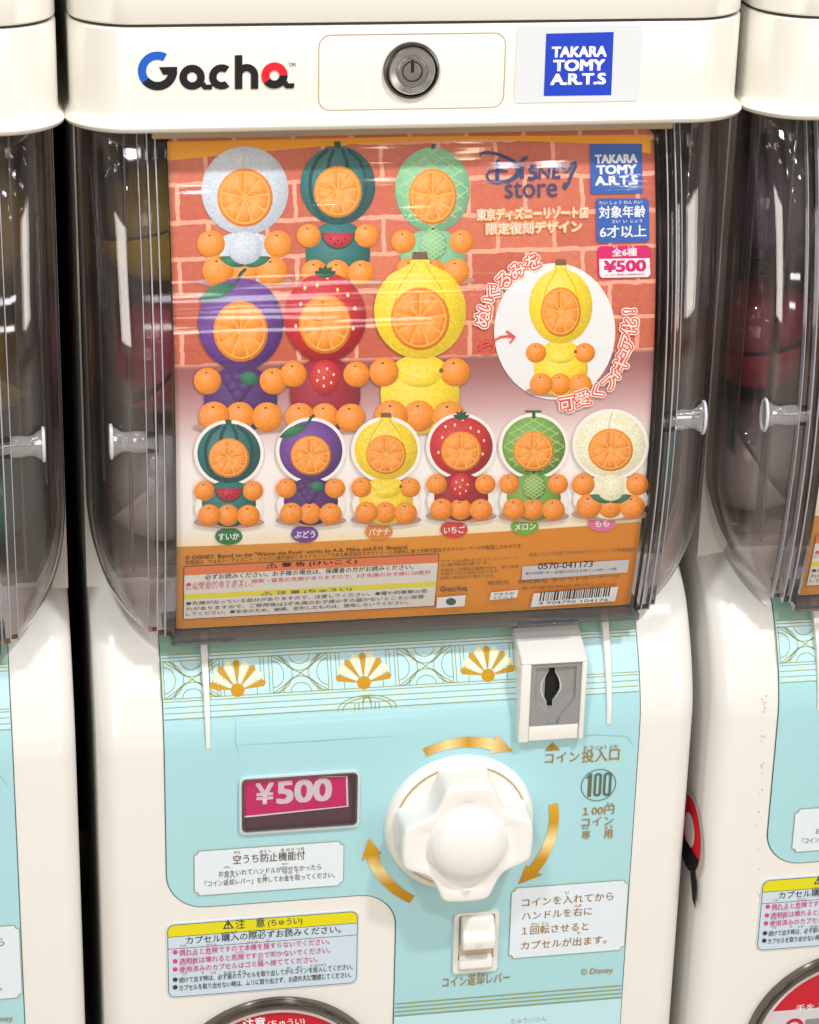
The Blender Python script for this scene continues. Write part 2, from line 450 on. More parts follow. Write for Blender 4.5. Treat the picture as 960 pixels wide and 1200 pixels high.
# ------------------------------------------------------------------ setting
BASE = -.400
fl = box('floor', -2.5, 2.5, -3.5, .42, BASE - .05, BASE, floorm, bevel=0); fl['kind'] = 'structure'
wl = box('wall', -2.5, 2.5, .42, .47, BASE - .05, 1.3, wallm, bevel=0); wl['kind'] = 'structure'

# ------------------------------------------------------------------ the machine
mach = empty('capsule_machine', (0, .15, BASE)); bpy.context.view_layer.update()
tag(mach, 'middle white capsule machine with its whole poster window and white knob in view', 'vending machine', 'capsule machines in a row')
HW = .149
# lower housing with the curved shoulder under the case
rg = []
zs = [BASE, BASE + .004] + [-.36 + i * .03 for i in range(9)] + [-.118 + i * .004 for i in range(18)]
zs = sorted(set(round(z, 4) for z in zs))
for z in zs:
    r = .009
    dr = .0008 * (z - BASE) / .3
    rg.append(ring(z, Ybody(z), .36, HW - .0 - dr * .3, max(.012, r)))
body = loft('lower_housing', rg, white, mach)
# bezel plate behind the clear case: U-shaped opening
ZC = .000; ER = .0600; XO = .1485; XI = .1195
def lobe_hw(z):     # half width of the clear case at height z
    if z >= ZC: return XO - XI
    t = min(1, (ZC - z) / ER); return (XO - XI) * sqrt(max(0, 1 - t * t))
out = [(-HW, -.052), (HW, -.052), (HW, .19), (-HW, .19)]
hl = [(-XO + .003, .186)]
for i in range(0, 15):
    z = ZC - (ER - .008) * i / 14; hl.append((-(XI + lobe_hw(z)) + .003, z))
hl.append((-XI + .004, -.0505)) if False else None
hl = [p for p in hl if p[1] > -.051]
hr = [(-x, z) for x, z in hl][::-1]
extrude_y('case_bezel', [out, hl + hr], .049, .060, white, mach, smooth=True)
for sx in (-1, 1):
    a, b = sorted((sx * HW, sx * (HW - .004)))
    box('side_wall', a, b, .0602, .36, -.0505, .19, white, mach, bevel=.0006)
box('back_wall', -.1448, .1448, .35, .36, -.0505, .19, white, mach, bevel=0)
# dark interior
iv = []; 
box('interior_back', -.144, .144, .200, .203, -.050, .188, liner, mach, bevel=0)
for sx in (-1, 1):
    a, b = sorted((sx * .1445, sx * .1425))
    box('interior_side', a, b, .0605, .1995, -.050, .188, liner, mach, bevel=0)
box('interior_floor', -.142, .142, .0605, .1995, -.0500, -.047, mat('tan_interior_floor', (.50, .42, .33, 1), .4), mach, bevel=0)
box('interior_top', -.1445, .1445, .020, .1995, .1885, .1905, liner, mach, bevel=0)
box('poster_backing', -.108, .108, .030, .032, -.040, .1880, liner, mach, bevel=0)

# lid
def lidrings(a, r=.028):
    return [ring(z, yf, .36, HW + .002 + e, r) for z, yf, e in a]
loft('lid_band', lidrings([(.1830, .0015, -.0015), (.1834, -.0020, .0012), (.1844, -.0034, .0024), (.1858, -.0038, .0028), (.1872, -.0031, .0022), (.1886, -.0012, .0009), (.1898, -.0002, .0002), (.192, 0, 0), (.200, 0, 0), (.2276, 0, 0), (.2284, .0006, -.0004)]), lidw, mach)
loft('lid_seam', lidrings([(.2285, .0016, -.0014), (.2297, .0016, -.0014)]), seamd, mach)
loft('lid_top', lidrings([(.2298, .0006, -.0006), (.2306, .0001, -.0001), (.250, .0006, -.0003), (.285, .0016, -.001), (.296, .004, -.003), (.300, .009, -.008)]), lidw, mach)

# lock panel on the lid: groove outline painted as a flat brown line, and key lock
def X(px, py): return at(SL, px, py)
x0, z1 = X(373, 38); x1, _ = X(592, 38); _, z0 = X(480, 128)
x0, _ = X(373, 84); x1, _ = X(592, 82); z1 = X(480, 39)[1]
gr = Print(SL, .0002); gr.poly([rrect(x0, x1, z0, z1, .0055), rrect(x0 + .0004, x1 - .0004, z0 + .0004, z1 - .0004, .0051)[::-1]], mat('groove_brown', srgb(176, 160, 120), .6)); gr.build('lock_panel_line', mach)
kx, kz = X(482, 82)
revolve('key_lock', [(.0124, .001), (.0124, -.0012), (.0120, -.0020), (.0112, -.0022), (.0108, -.0014), (.0106, -.0008), (.0000001, -.0008)], kx, kz, steeld, mach)
revolve('lock_face', [(.0104, -.0006), (.0104, -.0022), (.0098, -.0028), (.0072, -.0023), (.0070, -.0019), (.0062, -.0019), (.0060, -.0030), (.0000001, -.0030)], kx, kz, steel, mach)
kb = Print(SL, .0032)
kb.poly(rrect(kx - .0007, kx + .0007, kz - .0005, kz + .0052, .0005), hole)
kb.poly([circ(kx, kz, .0046), circ(kx, kz, .0040)], steeld)
kb.build('keyhole', mach)

# Gacha wordmark in moulded film on the lid
def ringpoly(c, ro, ri, a0, a1, n=26):
    o_ = [(c[0] + ro * cos(a0 + (a1 - a0) * i / n), c[1] + ro * sin(a0 + (a1 - a0) * i / n)) for i in range(n + 1)]
    i_ = [(c[0] + ri * cos(a0 + (a1 - a0) * i / n), c[1] + ri * sin(a0 + (a1 - a0) * i / n)) for i in range(n + 1)]
    return o_ + i_[::-1]
def gacha(pr, x0, z0, s, mono=None):
    """wordmark: x0,z0 foot of the G, s height of the G"""
    K = mono or black; B = mono or blueG; Rr = mono or redG
    d = pi / 180
    c = (x0 + .5 * s, z0 + .5 * s)
    pr.poly(ringpoly(c, .5 * s, .29 * s, 60 * d, 218 * d), B)
    pr.poly(ringpoly(c, .5 * s, .28 * s, 218 * d, 360 * d), K)
    pr.poly([(c[0] + .04 * s, c[1] + .10 * s), (c[0] + .50 * s, c[1] + .10 * s), (c[0] + .50 * s, c[1] - .10 * s), (c[0] + .14 * s, c[1] - .10 * s)], K)
    def a_(cx, m1, m2, r=.325):
        cc = (cx, z0 + r * s)
        pr.poly([circ(cc[0], cc[1], r * s), circ(cc[0], cc[1], .13 * s, n=24)], m1, lift=True)
        pr.poly([(cx + .19 * s, z0 + .12 * s), (cx + .325 * s, z0 + .2 * s), (cx + .36 * s, z0 + .13 * s), (cx + .52 * s, z0 + .13 * s), (cx + .50 * s, z0), (cx + .30 * s, z0)], K)
        if m2: pr.poly(ringpoly(cc, r * s, .13 * s, 215 * d, 360 * d), m2)
    a_(x0 + 1.38 * s, K, None)
    cc = (x0 + 2.14 * s, z0 + .325 * s)
    pr.poly(ringpoly(cc, .325 * s, .135 * s, 52 * d, 308 * d), K)
    xh = x0 + 2.48 * s
    pr.poly([(xh, z0), (xh + .19 * s, z0), (xh + .19 * s, z0 + .88 * s), (xh, z0 + .88 * s)], K)
    pr.poly(ringpoly((xh + .30 * s, z0 + .35 * s), .30 * s, .11 * s, 0, pi), K)
    pr.poly([(xh + .41 * s, z0), (xh + .60 * s, z0), (xh + .60 * s, z0 + .36 * s), (xh + .41 * s, z0 + .36 * s)], K)
    a_(x0 + 3.50 * s, Rr, K, .34)
gx, gz = X(162, 106); gs = (X(330, 80)[0] - gx) / 3.9
gs = (X(190, 53)[1] - X(190, 106)[1]) * .97
gxe = X(345, 104)[0]
pr = Print(SL, .0003); gk = (gxe - gx) / 4.02
gacha(pr, gx, gz, gk)
pr.text('TM', 338, 78, 346, 78, 5, black)
pr.build('wordmark', mach)
# maker's sticker on the lid
def maker(pr, q, m_bg, m_tx):
    (a, b, c, d) = q      # px corners tl,tr,br,bl
    pr.ppoly([a, b, c, d], m_bg)
    w = b[0] - a[0]; h = d[1] - a[1]
    for t, l, r, y0, hh in (('TAKARA', .10, .90, .38, .16), ('TOMY', .13, .88, .60, .17), ('A.R.T.S', .10, .90, .82, .17)):
        ya = a[1] + h * y0; yb = b[1] + (c[1] - b[1]) * y0
        xo = (d[0] - a[0]) * y0
        pr.text(t, a[0] + xo + w * l, ya, a[0] + xo + w * r, yb, h * hh, m_tx, bold=.055)
x0 = X(604, 75)[0]; x1 = X(751, 72)[0]; z1 = X(678, 29)[1]; z0 = X(678, 119)[1]
st = extrude_y('maker_sticker', [rrect(x0, x1, z0, z1, .0016)], -.0004, .0005, mat('silver_white_sticker', (.70, .72, .75, 1), .2, coat=.3), mach, smooth=False)
pr = Print(SL, .0006); maker(pr, [(640, 39), (719, 37), (716, 111), (637, 112)], blue, wht); pr.build('maker_logo', st)

# ------------------------------------------------------------------ clear case
def curved_sheet(name, x0, x1, d0, d1, z0, z1, m, parent, nz=60, nx=1):
    """a slab that follows the window profile: d0..d1 = distance in front of the card"""
    v = []; f = []
    for k in range(nz + 1):
        z = z0 + (z1 - z0) * k / nz; y = Ywin(z)
        # normal of the arc
        n = Vector((y - AC.x, z - AC.y)).normalized()
        for d in (d0, d1):
            for i in range(nx + 1):
                v.append((x0 + (x1 - x0) * i / nx, y + n.x * d, z + n.y * d))
    w = nx + 1; row = 2 * w
    for k in range(nz):
        a = k * row; b = a + row
        for i in range(nx):
            f.append((a + i, a + i + 1, b + i + 1, b + i)); f.append((a + w + i, b + w + i, b + w + i + 1, a + w + i + 1))
        f.append((a, b, b + w, a + w)); f.append((a + nx, a + w + nx, b + w + nx, b + nx))
    for a in (0, nz * row): f.append((a,) + tuple(range(a + 1, a + w)) + tuple(range(a + row - 1, a + w - 1, -1)))
    return mk(name, v, f, m, parent)
ZTOP = .1875
curved_sheet('front_window', -.1100, .1130, .0025, .0037, ZB - .001, ZTOP, clear, mach)
for (a, b, d0, d1) in ((-.1225, -.1190, -.004, .0015), (-.1185, -.1150, -.002, .0045), (-.1145, -.1105, .000, .0052),
                       (.1135, .1165, .000, .0052), (.1170, .1200, -.002, .0045), (.1205, .1235, -.004, .0015)):
    curved_sheet('window_rail', a, b, d0, d1, ZB + .0012, ZTOP, gm, mach)
# pale strips added along the rails, painting the highlights of their edges
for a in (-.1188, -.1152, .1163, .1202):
    curved_sheet('rail_highlight', a - .0003, a + .0003, .0005, .0056, ZB + .0014, ZTOP, mat('painted_edge_glint', (.36, .36, .40, 1), .12, coat=1.0), mach)
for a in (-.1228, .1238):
    curved_sheet('rail_highlight', a - .0002, a + .0002, -.002, .0022, ZB + .001, ZTOP, MATS['painted_edge_glint'], mach)
# side lobes
def lobe(sx):
    NZ, NA = 60, 16; v = []; f = []
    for th in (0, 1):
        for k in range(NZ + 1):
            t = k / NZ
            z = ZB + .0015 + (ZTOP - ZB - .0015) * (t ** 1.5)
            w = max(.0004, lobe_hw(z) - .0015 * th)
            y0 = Ywin(z) + .001 + .0015 * th; y1 = .0485
            for i in range(NA + 1):
                a = (pi / 2) * i / NA
                e = .62
                v.append((sx * (XI + w * sin(a) ** e), y0 + (y1 - y0) * (1 - cos(a) ** e), z))
    W_ = NA + 1; H_ = (NZ + 1) * W_
    for k in range(NZ):
        for i in range(NA):
            a = k * W_ + i
            f.append((a, a + 1, a + W_ + 1, a + W_)); f.append((H_ + a, H_ + a + W_, H_ + a + W_ + 1, H_ + a + 1))
    for i in range(NA): f.append((i, i + H_, i + 1 + H_, i + 1))
    for k in range(NZ):
        a = k * W_ + NA; f.append((a, a + H_, a + W_ + H_, a + W_))
    return mk('side_cover', v, f, smoky, mach)
lobe(-1); lobe(1)
# ribs added inside the side covers for dark edges and light streaks
for sx in (-1, 1):
    for xx, yy in ((.128, .012), (.1395, .030)):
        a, b = sorted((sx * xx, sx * (xx + .0012)))
        box('streak_rib', a, b, yy, yy + .012, .01 if xx > .13 else -.03, .186, railm, mach, bevel=.0003, seg=1)
# bottom and top lips of the case
curved_sheet('case_lip', -.1125, .1155, -.001, .0068, ZB - .0035, ZB - .0003, lipm, mach, nz=3)
box('case_floor', -.115, .118, .012, .046, ZB - .0035, ZB - .0012, lipm, mach, bevel=.0004)
box('top_channel', -.1165, .1195, .012, .026, .1772, .1830, liner, mach, bevel=.0006)
for sx, xa in ((-1, -.112), (1, .055)):
    box('clip', xa, xa + .030, .0005, .0044, ZB - .0052, ZB - .0038, railm, mach, bevel=.0004)
# clear pins with a flared end, one each side
def pin(sx):
    zc = X(150, 508)[1] if sx < 0 else X(150, 508)[1]
    zc = .043
    xa = sx * .1175; xb = sx * .1375
    prof = [(.0052, 0), (.0052, .55), (.0046, .70), (.0050, .82), (.0068, .95), (.0076, 1.0), (.0068, 1.02), (.0050, .97)]
    v = []; f = []; n = 28
    for r, t in prof:
        for i in range(n):
            a = 2 * pi * i / n
            y = -.0065 + .002 * t * t
            v.append((xa + (xb - xa) * t, y + r * .55 * cos(a), zc + r * sin(a)))
    for k in range(len(prof) - 1):
        for i in range(n):
            j = (i + 1) % n; f.append((k * n + i, k * n + j, (k + 1) * n + j, (k + 1) * n + i))
    f.append(tuple(range(n))); f.append(tuple(range((len(prof) - 1) * n, len(prof) * n)))
    o = mk('hinge_pin', v, f, pinm, mach)
    # rim
    v = []; f = []; m_ = 40; q = 8
    for i in range(m_):
        a = 2 * pi * i / m_
        for j in range(q):
            b = 2 * pi * j / q
            rr = .0078 + .0008 * cos(b)
            v.append((xb + sx * .0009 + sx * .0008 * sin(b), -.0042 + rr * .62 * cos(a), zc + rr * sin(a)))
    for i in range(m_):
        for j in range(q):
            f.append((i * q + j, i * q + (j + 1) % q, ((i + 1) % m_) * q + (j + 1) % q, ((i + 1) % m_) * q + j))
    mk('pin_rim', v, f, mat('frosted_rim', (.62, .63, .70, 1), .25, coat=.6), o)
pin(-1); pin(1)

# ------------------------------------------------------------------ mint front panel with its print
def B(px, py): return at(SB, px, py)
mp = Print(SB, .0006)
xl = -.1165; xr = .1185
zt = -.0660; r = .019
zl = B(250, 1061)[1]; xc = B(463, 1130)[0]; r2 = .019
L = [(xl, zt), (xl + .0, zl + r)]
L = [(xl, zt)] + [(xl + r + r * cos(pi + pi / 2 * i / 10), zl + r + r * sin(pi + pi / 2 * i / 10)) for i in range(11)]
L += [(xc - r2 + r2 * sin(pi / 2 * i / 10), zl - r2 + r2 * cos(pi / 2 * i / 10)) for i in range(11)]
L += [(xc, BASE + .02), (xr, BASE + .02), (xr, zt)]
mp.poly([L], mint)
panel = mp.build('front_panel', mach)
# dark edge line of the panel film
ed = Print(SB, .0003)
LE = [(xl - .0005, zt)] + [(xl + r + (r + .0005) * cos(pi + pi / 2 * i / 10), zl + r + (r + .0005) * sin(pi + pi / 2 * i / 10)) for i in range(11)]
LE += [(xc - r2 + (r2 - .0005) * sin(pi / 2 * i / 10), zl - r2 - .0005 + (r2 ) * cos(pi / 2 * i / 10)) for i in range(11)]
LE += [(xc - .0005, BASE + .0195), (xr + .0005, BASE + .0195), (xr + .0005, zt)]
ed.poly([LE], mat('film_edge', srgb(70, 96, 100), .4)); ed.build('film_edge', mach)

# decorated band
bd = Print(SB, .0008, .00001)
zA = B(500, 757)[1]; zBn = B(500, 801)[1]
ztop = B(500, 750)[1]
bd.poly([(xl + .0002, ztop), (xl + .0002, zt), (xr - .0002, zt), (xr - .0002, ztop)], mintg)
bd.poly([(xl + .0002, zBn - .009), (xl + .0002, ztop), (xr - .0002, ztop), (xr - .0002, zBn - .009)], mintl)
lw = .00042
def hl_(z, w=lw, a=xl + .0004, b=xr - .0004): bd.poly([(a, z - w / 2), (b, z - w / 2), (b, z + w / 2), (a, z + w / 2)], goldl, lift=False)
for z in (ztop, ztop - .0012, zA - .0002): hl_(z)
for k in range(4): hl_(zBn - .0012 - k * .0026)
hl_(zBn)
bd.k += 1
cxs = [B(277, 785)[0], B(425, 778)[0], B(571, 771)[0]]
sp = cxs[1] - cxs[0]; cxs = [cxs[1] - sp, cxs[1], cxs[1] + sp]
def st_(pts, w=lw): bd.stroke(pts, w, goldl, px=False, lift=False)
def tile(cx):
    h = zA - zBn; w = .0135
    for s_ in (-1, 1):
        st_([(cx + s_ * w, zBn), (cx + s_ * w, zA)]); st_([(cx + s_ * (w + .0016), zBn), (cx + s_ * (w + .0016), zA)])
        st_([(cx - s_ * w, zBn), (cx, (zA + zBn) / 2), (cx + s_ * w, zA)][:2]); st_([(cx, (zA + zBn) / 2), (cx + s_ * w, zA)])
        st_([(cx - s_ * w * .8, zBn), (cx - s_ * .003, (zA + zBn) / 2 - .0012)])
        st_([(cx + s_ * w * .8, zA), (cx + s_ * .003, (zA + zBn) / 2 + .0012)])
        for rr in (.0055, .0095):
            st_([(cx + s_ * (w - rr * cos(-pi / 2 + pi * i / 12)), (zA + zBn) / 2 + min(rr, h / 2) * sin(-pi / 2 + pi * i / 12)) for i in range(13)])
    for s_, zb_ in ((1, zBn), (-1, zA)):
        for rr in (.005, .0085):
            st_([(cx + rr * cos(pi * i / 12), zb_ + s_ * rr * .8 * sin(pi * i / 12)) for i in range(13)])
for cx in (cxs[0] - sp / 2, cxs[0] + sp / 2, cxs[1] + sp / 2, cxs[2] + sp / 2 + .0):
    if cx < xl + .012:
        cx = xl + .0145
    tile(min(cx, xr - .0155))
for cx in cxs:
    for s_ in (-1, 1):
        st_([(cx + s_ * .0115, zA), (cx + s_ * .0115, zBn + .006), (cx + s_ * .008, zBn + .006), (cx + s_ * .008, zBn + .003), (cx + s_ * .0035, zBn + .003)])
        st_([(cx + s_ * .0132, zA), (cx + s_ * .0132, zBn + .0045), (cx + s_ * .0095, zBn + .0045), (cx + s_ * .0095, zBn)])
# small arched ornament below the middle motif
cx = cxs[1] + .001; zq = zBn - .0098
for rx_, rz_ in ((.0145, .0065), (.012, .0054)):
    st_([(cx + rx_ * cos(pi * i / 20), zq + rz_ * sin(pi * i / 20)) for i in range(21)], .0005)
for q in (-.006, -.004, -.002, .002, .004, .006):
    st_([(cx + q, zq), (cx + q, zq + .0045 - abs(q) * .25)], .0005)
st_([(cx + .0018 * cos(pi * i / 10), zq + .003 + .003 * sin(pi * i / 10)) for i in range(11)], .0008)
bd.k += 1
# plain golden fan rosettes in the three frames
for cx in cxs:
    zc = (zA + zBn) / 2 + .0005
    for i in range(9):
        a = radians(14 + 19 * i)
        c0 = (cx, zc - .0065)
        pts = [(c0[0] + .0035 * cos(a - .10), c0[1] + .0035 * sin(a - .10)), (c0[0] + .0130 * cos(a - .13), c0[1] + .0122 * sin(a - .13)), (c0[0] + .0143 * cos(a), c0[1] + .0134 * sin(a)), (c0[0] + .0130 * cos(a + .13), c0[1] + .0122 * sin(a + .13)), (c0[0] + .0035 * cos(a + .10), c0[1] + .0035 * sin(a + .10))]
        bd.poly(pts, goldb if i % 2 == 0 else cream, lift=False)
    bd.poly(circ(cx, zc - .0062, .0034, .003, n=20), goldb, lift=False)
bd.build('deco_band', panel)

# faint film creases painted as darker mint strokes
for seg in ([(280, 872), (360, 868), (470, 861)], [(276, 840), (276, 870), (280, 884)], [(600, 868), (700, 860), (735, 862), (741, 872)]):
    cz = Print(SB, .0009, .00001); cz.stroke(seg, .0004, mat('painted_crease', (.30, .59, .66, 1), .15, coat=.6), taper=[.3, 1, .3][:len(seg)] if len(seg) == 3 else None); cz.build('painted_crease', panel)
# lower stripes of the panel
bs = Print(SB, .0009, .00001)
for i in range(4):
    z = B(600, 1165)[1] - i * .0024
    bs.poly([(xc + .0004, z), (xr - .0004, z), (xr - .0004, z + .0006), (xc + .0004, z + .0006)], goldl, lift=False)
bs.poly([(xc, BASE + .021), (xr, BASE + .021), (xr, z - .0004), (xc, z - .0004)], mintl, lift=False)
bs.text('ちゅういひん', 598, 1199, 640, 1196, 6, goldd)
bs.build('stripe_print', panel)

# ------------------------------------------------------------------ fins on the shoulder
for px_ in (243, 713):
    fx = B(px_, 845)[0]
    prof = [(-.118 + .0525 * i / 12) for i in range(13)]
    v = []; f = []
    for k, z in enumerate(prof):
        t = k / 12
        yf = Ybody(z) - .0012 - .0042 * t ** .8
        hw_ = .0012 + .0009 * t
        for (xx, yy) in ((-hw_, Ybody(z) + .002), (-hw_ * .8, yf), (hw_ * .8, yf), (hw_, Ybody(z) + .002)):
            v.append((fx + xx, yy, z))
    for k in range(12):
        for i in range(3): a = k * 4 + i; f.append((a, a + 1, a + 5, a + 4))
    f.append((0, 1, 2, 3)); f.append((48, 49, 50, 51))
    mk('shoulder_fin', v, f, white, mach)

# ------------------------------------------------------------------ coin slot
xa, _ = B(612, 820); xb, _ = B(686, 815)
zb = B(648, 864)[1] + .001
yF = -.0060
zt_ = ray(650, 776, yF).z
ztop2 = -.0745
def pxy(px, py): p = ray(px, py, yF); return p.x, p.z
ia, _ = pxy(622, 815); ib, _ = pxy(681, 812); iz1 = pxy(652, 778)[1]; iz0 = pxy(650, 851)[1]
xa = pxy(610, 815)[0]; xb = pxy(687, 812)[0]
# housing: side cheeks, sill and sloping roof
def prism_x(name, prof, x0, x1, m, parent, bevel=.0008, seg=3):
    n = len(prof); v = [(x0, y, z) for y, z in prof] + [(x1, y, z) for y, z in prof]
    f = [tuple(range(n)), tuple(range(2 * n - 1, n - 1, -1))] + [(i, (i + 1) % n, (i + 1) % n + n, i + n) for i in range(n)]
    return mk(name, v, f, m, parent, bevel=bevel, seg=seg)
hs = empty('coin_slot', (0, 0, 0)); hs.parent = mach; hs.matrix_parent_inverse = Matrix.Translation(mach.location).inverted()
roof = [(yF, iz1), (yF + .0006, zt_ + .0012), (.0155, ztop2 + .004), (.022, ztop2 + .001), (.012, iz1)]
prism_x('slot_roof', roof, xa, xb, white, hs)
prism_x('slot_cheek', [(yF, zb), (yF, iz1 - .0001), (.012, iz1 - .0001), (.006, zb)], xa, ia, white, hs)
prism_x('slot_cheek', [(yF, zb), (yF, iz1 - .0001), (.012, iz1 - .0001), (.006, zb)], ib, xb, white, hs)
prism_x('slot_sill', [(yF + .0012, zb + .0002), (yF + .0012, iz0), (.006, iz0), (.006, zb + .0002)], ia + .0002, ib - .0002, white, hs, bevel=.0004)
# grey insert with facets and the shaped slot
iw = ib - ia; ih = iz1 - iz0
U = lambda u, v_: (ia + iw * u, iz0 + ih * v_)
def iv3(u, v_, y): x, z = U(u, v_); return (x, y, z)
yo, yi = yF + .0012, yF + .0042
slot = [(.36, .90), (.36, .86), (.30, .76), (.24, .66), (.24, .55), (.28, .45), (.34, .38), (.355, .28), (.47, .28), (.47, .38), (.54, .45), (.60, .55), (.60, .64), (.56, .74), (.50, .82), (.48, .90)]
frame_o = [(0, 0), (1, 0), (1, 1), (0, 1)]
# outer frame
extrude_y('insert_frame', [[U(0.0, 0.0), U(1, 0), U(1, 1), U(0, 1)], [U(.10, .42), U(.10, .93), U(.90, .93), U(.90, .42), U(.60, .10), U(.58, .015), U(.36, .015), U(.38, .10)][::-1]], yo, yo + .0012, greyp, hs, smooth=False)
# back plate with the slot cut out
extrude_y('insert_plate', [[U(.02, .25), U(.98, .25), U(.98, .97), U(.02, .97)], [U(*p) for p in slot][::-1]], yi - .0012, yi, greyp, hs, smooth=False)
extrude_y('slot_dark_plate', [[U(.1, .2), U(.9, .2), U(.9, .95), U(.1, .95)]], yi + .0008, yi + .0014, hole, hs, smooth=False)  # flat black plate standing for the darkness inside the slot
# slanted facets leading down to the slot
fv = [iv3(.10, .42, yo + .0012), iv3(.38, .10, yo + .0012), iv3(.36, .015, yo + .0012), iv3(.58, .015, yo + .0012), iv3(.60, .10, yo + .0012), iv3(.90, .42, yo + .0012),
      iv3(.30, .46, yi - .0013), iv3(.36, .26, yi - .0013), iv3(.48, .26, yi - .0013), iv3(.52, .46, yi - .0013), iv3(.10, .93, yo + .0012), iv3(.90, .93, yo + .0012), iv3(.30, .88, yi - .0013), iv3(.62, .88, yi - .0013), iv3(.80, .70, yi - .0013), iv3(.80, .50, yi - .0013)]
ff = [(0, 1, 7, 6), (1, 2, 7), (2, 3, 8, 7), (3, 4, 8), (4, 5, 15, 9, 8), (10, 0, 6, 12), (11, 13, 14, 15, 5)]
mk('insert_facet', fv, ff, greyp, hs, smooth=False)
# bright lip of the slot
lipv = Print(Surf(lambda z: yi - .0012), .0003)
sl_ = [U(*p) for p in slot]; cxm = sum(p[0] for p in sl_) / len(sl_)
lipv.poly([[(cxm + (p[0] - cxm) * 1.14, p[1]) for p in sl_], sl_[::-1]], mat('pale_slot_lip', (.62, .62, .55, 1), .3))
lipv.build('slot_edge', hs)

# ------------------------------------------------------------------ price window
def FZ(px, py): return at(SF, px, py)
wx0 = FZ(283, 935)[0]; wx1 = FZ(418, 932)[0]; wz1 = FZ(350, 907)[1]; wz0 = FZ(350, 968)[1]
extrude_y('price_frame', [rrect(wx0 - .0012, wx1 + .0012, wz0 - .0016, wz1 + .0008, .003), rrect(wx0, wx1, wz0, wz1, .0022)[::-1]], -.0022, .0005, mat('pale_grey_frame', (.66, .70, .72, 1), .25, coat=.3), mach)
extrude_y('price_recess', [rrect(wx0, wx1, wz0, wz1, .0022)], -.0007, .0004, mat('dark_plum_recess', (.10, .045, .06, 1), .35), mach)
extrude_y('price_cover', [rrect(wx0 + .0001, wx1 - .0001, wz0 + .0001, wz1 - .0001, .0021)], -.0036, -.0030, sheet('price_cover_plastic', (.95, .93, .95, 1), .8, .03, wave=.2, wscale=(80, 80, 80)), mach)
extrude_y('price_cover_rim', [rrect(wx0 + .0001, wx1 - .0001, wz0 + .0001, wz1 - .0001, .0021), rrect(wx0 + .0011, wx1 - .0011, wz0 + .0009, wz1 - .0009, .0016)[::-1]], -.0029, -.0008, lipm, mach)
pc = Print(SF, .0012)
c4 = [(285, 911), (407, 908), (408, 944), (286, 957)]
pc.ppoly(c4, wht); pc.ppoly([(285, 912), (405, 908.6), (406, 943), (286, 955)], magenta)
pc.text('¥', 300, 941, 320, 940, 24, mat('card_white_ink', (.8, .72, .78, 1), .4), bold=.03)
pc.text('500', 325, 939, 387, 937, 25, MATS['card_white_ink'], bold=.045)
pcard = pc.build('price_card')
tag(pcard, 'pink price card reading 500 yen tilted behind the small window of the middle machine', 'price card')

# ------------------------------------------------------------------ knob
kc = Vector((FZ(538, 963)[0], 0, FZ(538, 963)[1]))
R0 = .0375
kr = empty('knob', (0, 0, 0)); kr.parent = mach; kr.matrix_parent_inverse = Matrix.Translation(mach.location).inverted()
revolve('knob_ring', [(R0 + .0005, .0005), (R0, -.0025), (R0 - .0010, -.0040), (R0 - .0032, -.0047), (R0 - .0038, -.0043), (R0 - .0038, -.0020), (.0001, -.0020)], kc.x, kc.z, knobw, kr, n=96)
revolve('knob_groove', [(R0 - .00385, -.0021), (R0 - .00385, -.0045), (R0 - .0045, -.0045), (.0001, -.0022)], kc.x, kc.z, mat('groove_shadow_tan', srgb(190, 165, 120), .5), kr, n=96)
revolve('knob_disc', [(R0 - .0045, -.0030), (R0 - .0047, -.0050), (R0 - .0060, -.0054), (R0 - .010, -.0050), (.0001, -.0050)], kc.x, kc.z, knobw, kr, n=96)
# four-lobed grip
def grip_r(a, Rl=.0330, Rv=.0256, hw_=.0118):
    # angle from nearest lobe axis
    q = (a + pi / 4) % (pi / 2) - pi / 4
    q = abs(q)
    flat = math.atan2(hw_, Rl)
    if q < flat: return (Rl / cos(q)) * (1 - .03 * (q / flat) ** 2)
    t = (q - flat) / (pi / 4 - flat)
    re = Rl / cos(flat) * .97
    s_ = t
    return re + (Rv - re) * (1 - (1 - s_) ** 1.9)
N = 192; v = []; f = []
lay = [(-.0045, 1.03), (-.010, 1.015), (-.017, 1.0), (-.0212, .995), (-.0224, .984), (-.0230, .966), (-.0233, .93), (-.0229, .80), (-.0226, .70)]
raw = [grip_r(2 * pi * i / N) for i in range(N)]
sm = [sum(raw[(i + d) % N] * w for d, w in ((-2, .12), (-1, .22), (0, .32), (1, .22), (2, .12))) for i in range(N)]
for y, s_ in lay:
    for i in range(N):
        a = 2 * pi * i / N; rr = max(.0185, sm[i] * s_) if s_ < .85 else sm[i] * s_
        v.append((kc.x + rr * cos(a), y, kc.z + rr * sin(a)))
rd = .0200
for k in range(0, 11):     # central dome
    t = k / 10 * (pi / 2) * .99
    rr = rd * cos(t); y = -.0222 - .0092 * sin(t)
    if k == 0: y = -.0222; rr = rd + .0004
    for i in range(N):
        a = 2 * pi * i / N; v.append((kc.x + rr * cos(a), y, kc.z + rr * sin(a)))
rows = len(lay) + 11
for k in range(rows - 1):
    for i in range(N):
        j = (i + 1) % N; f.append((k * N + i, k * N + j, (k + 1) * N + j, (k + 1) * N + i))
f.append(tuple(range((rows - 1) * N, rows * N)))
grip = mk('grip', v, f, knobw, kr)
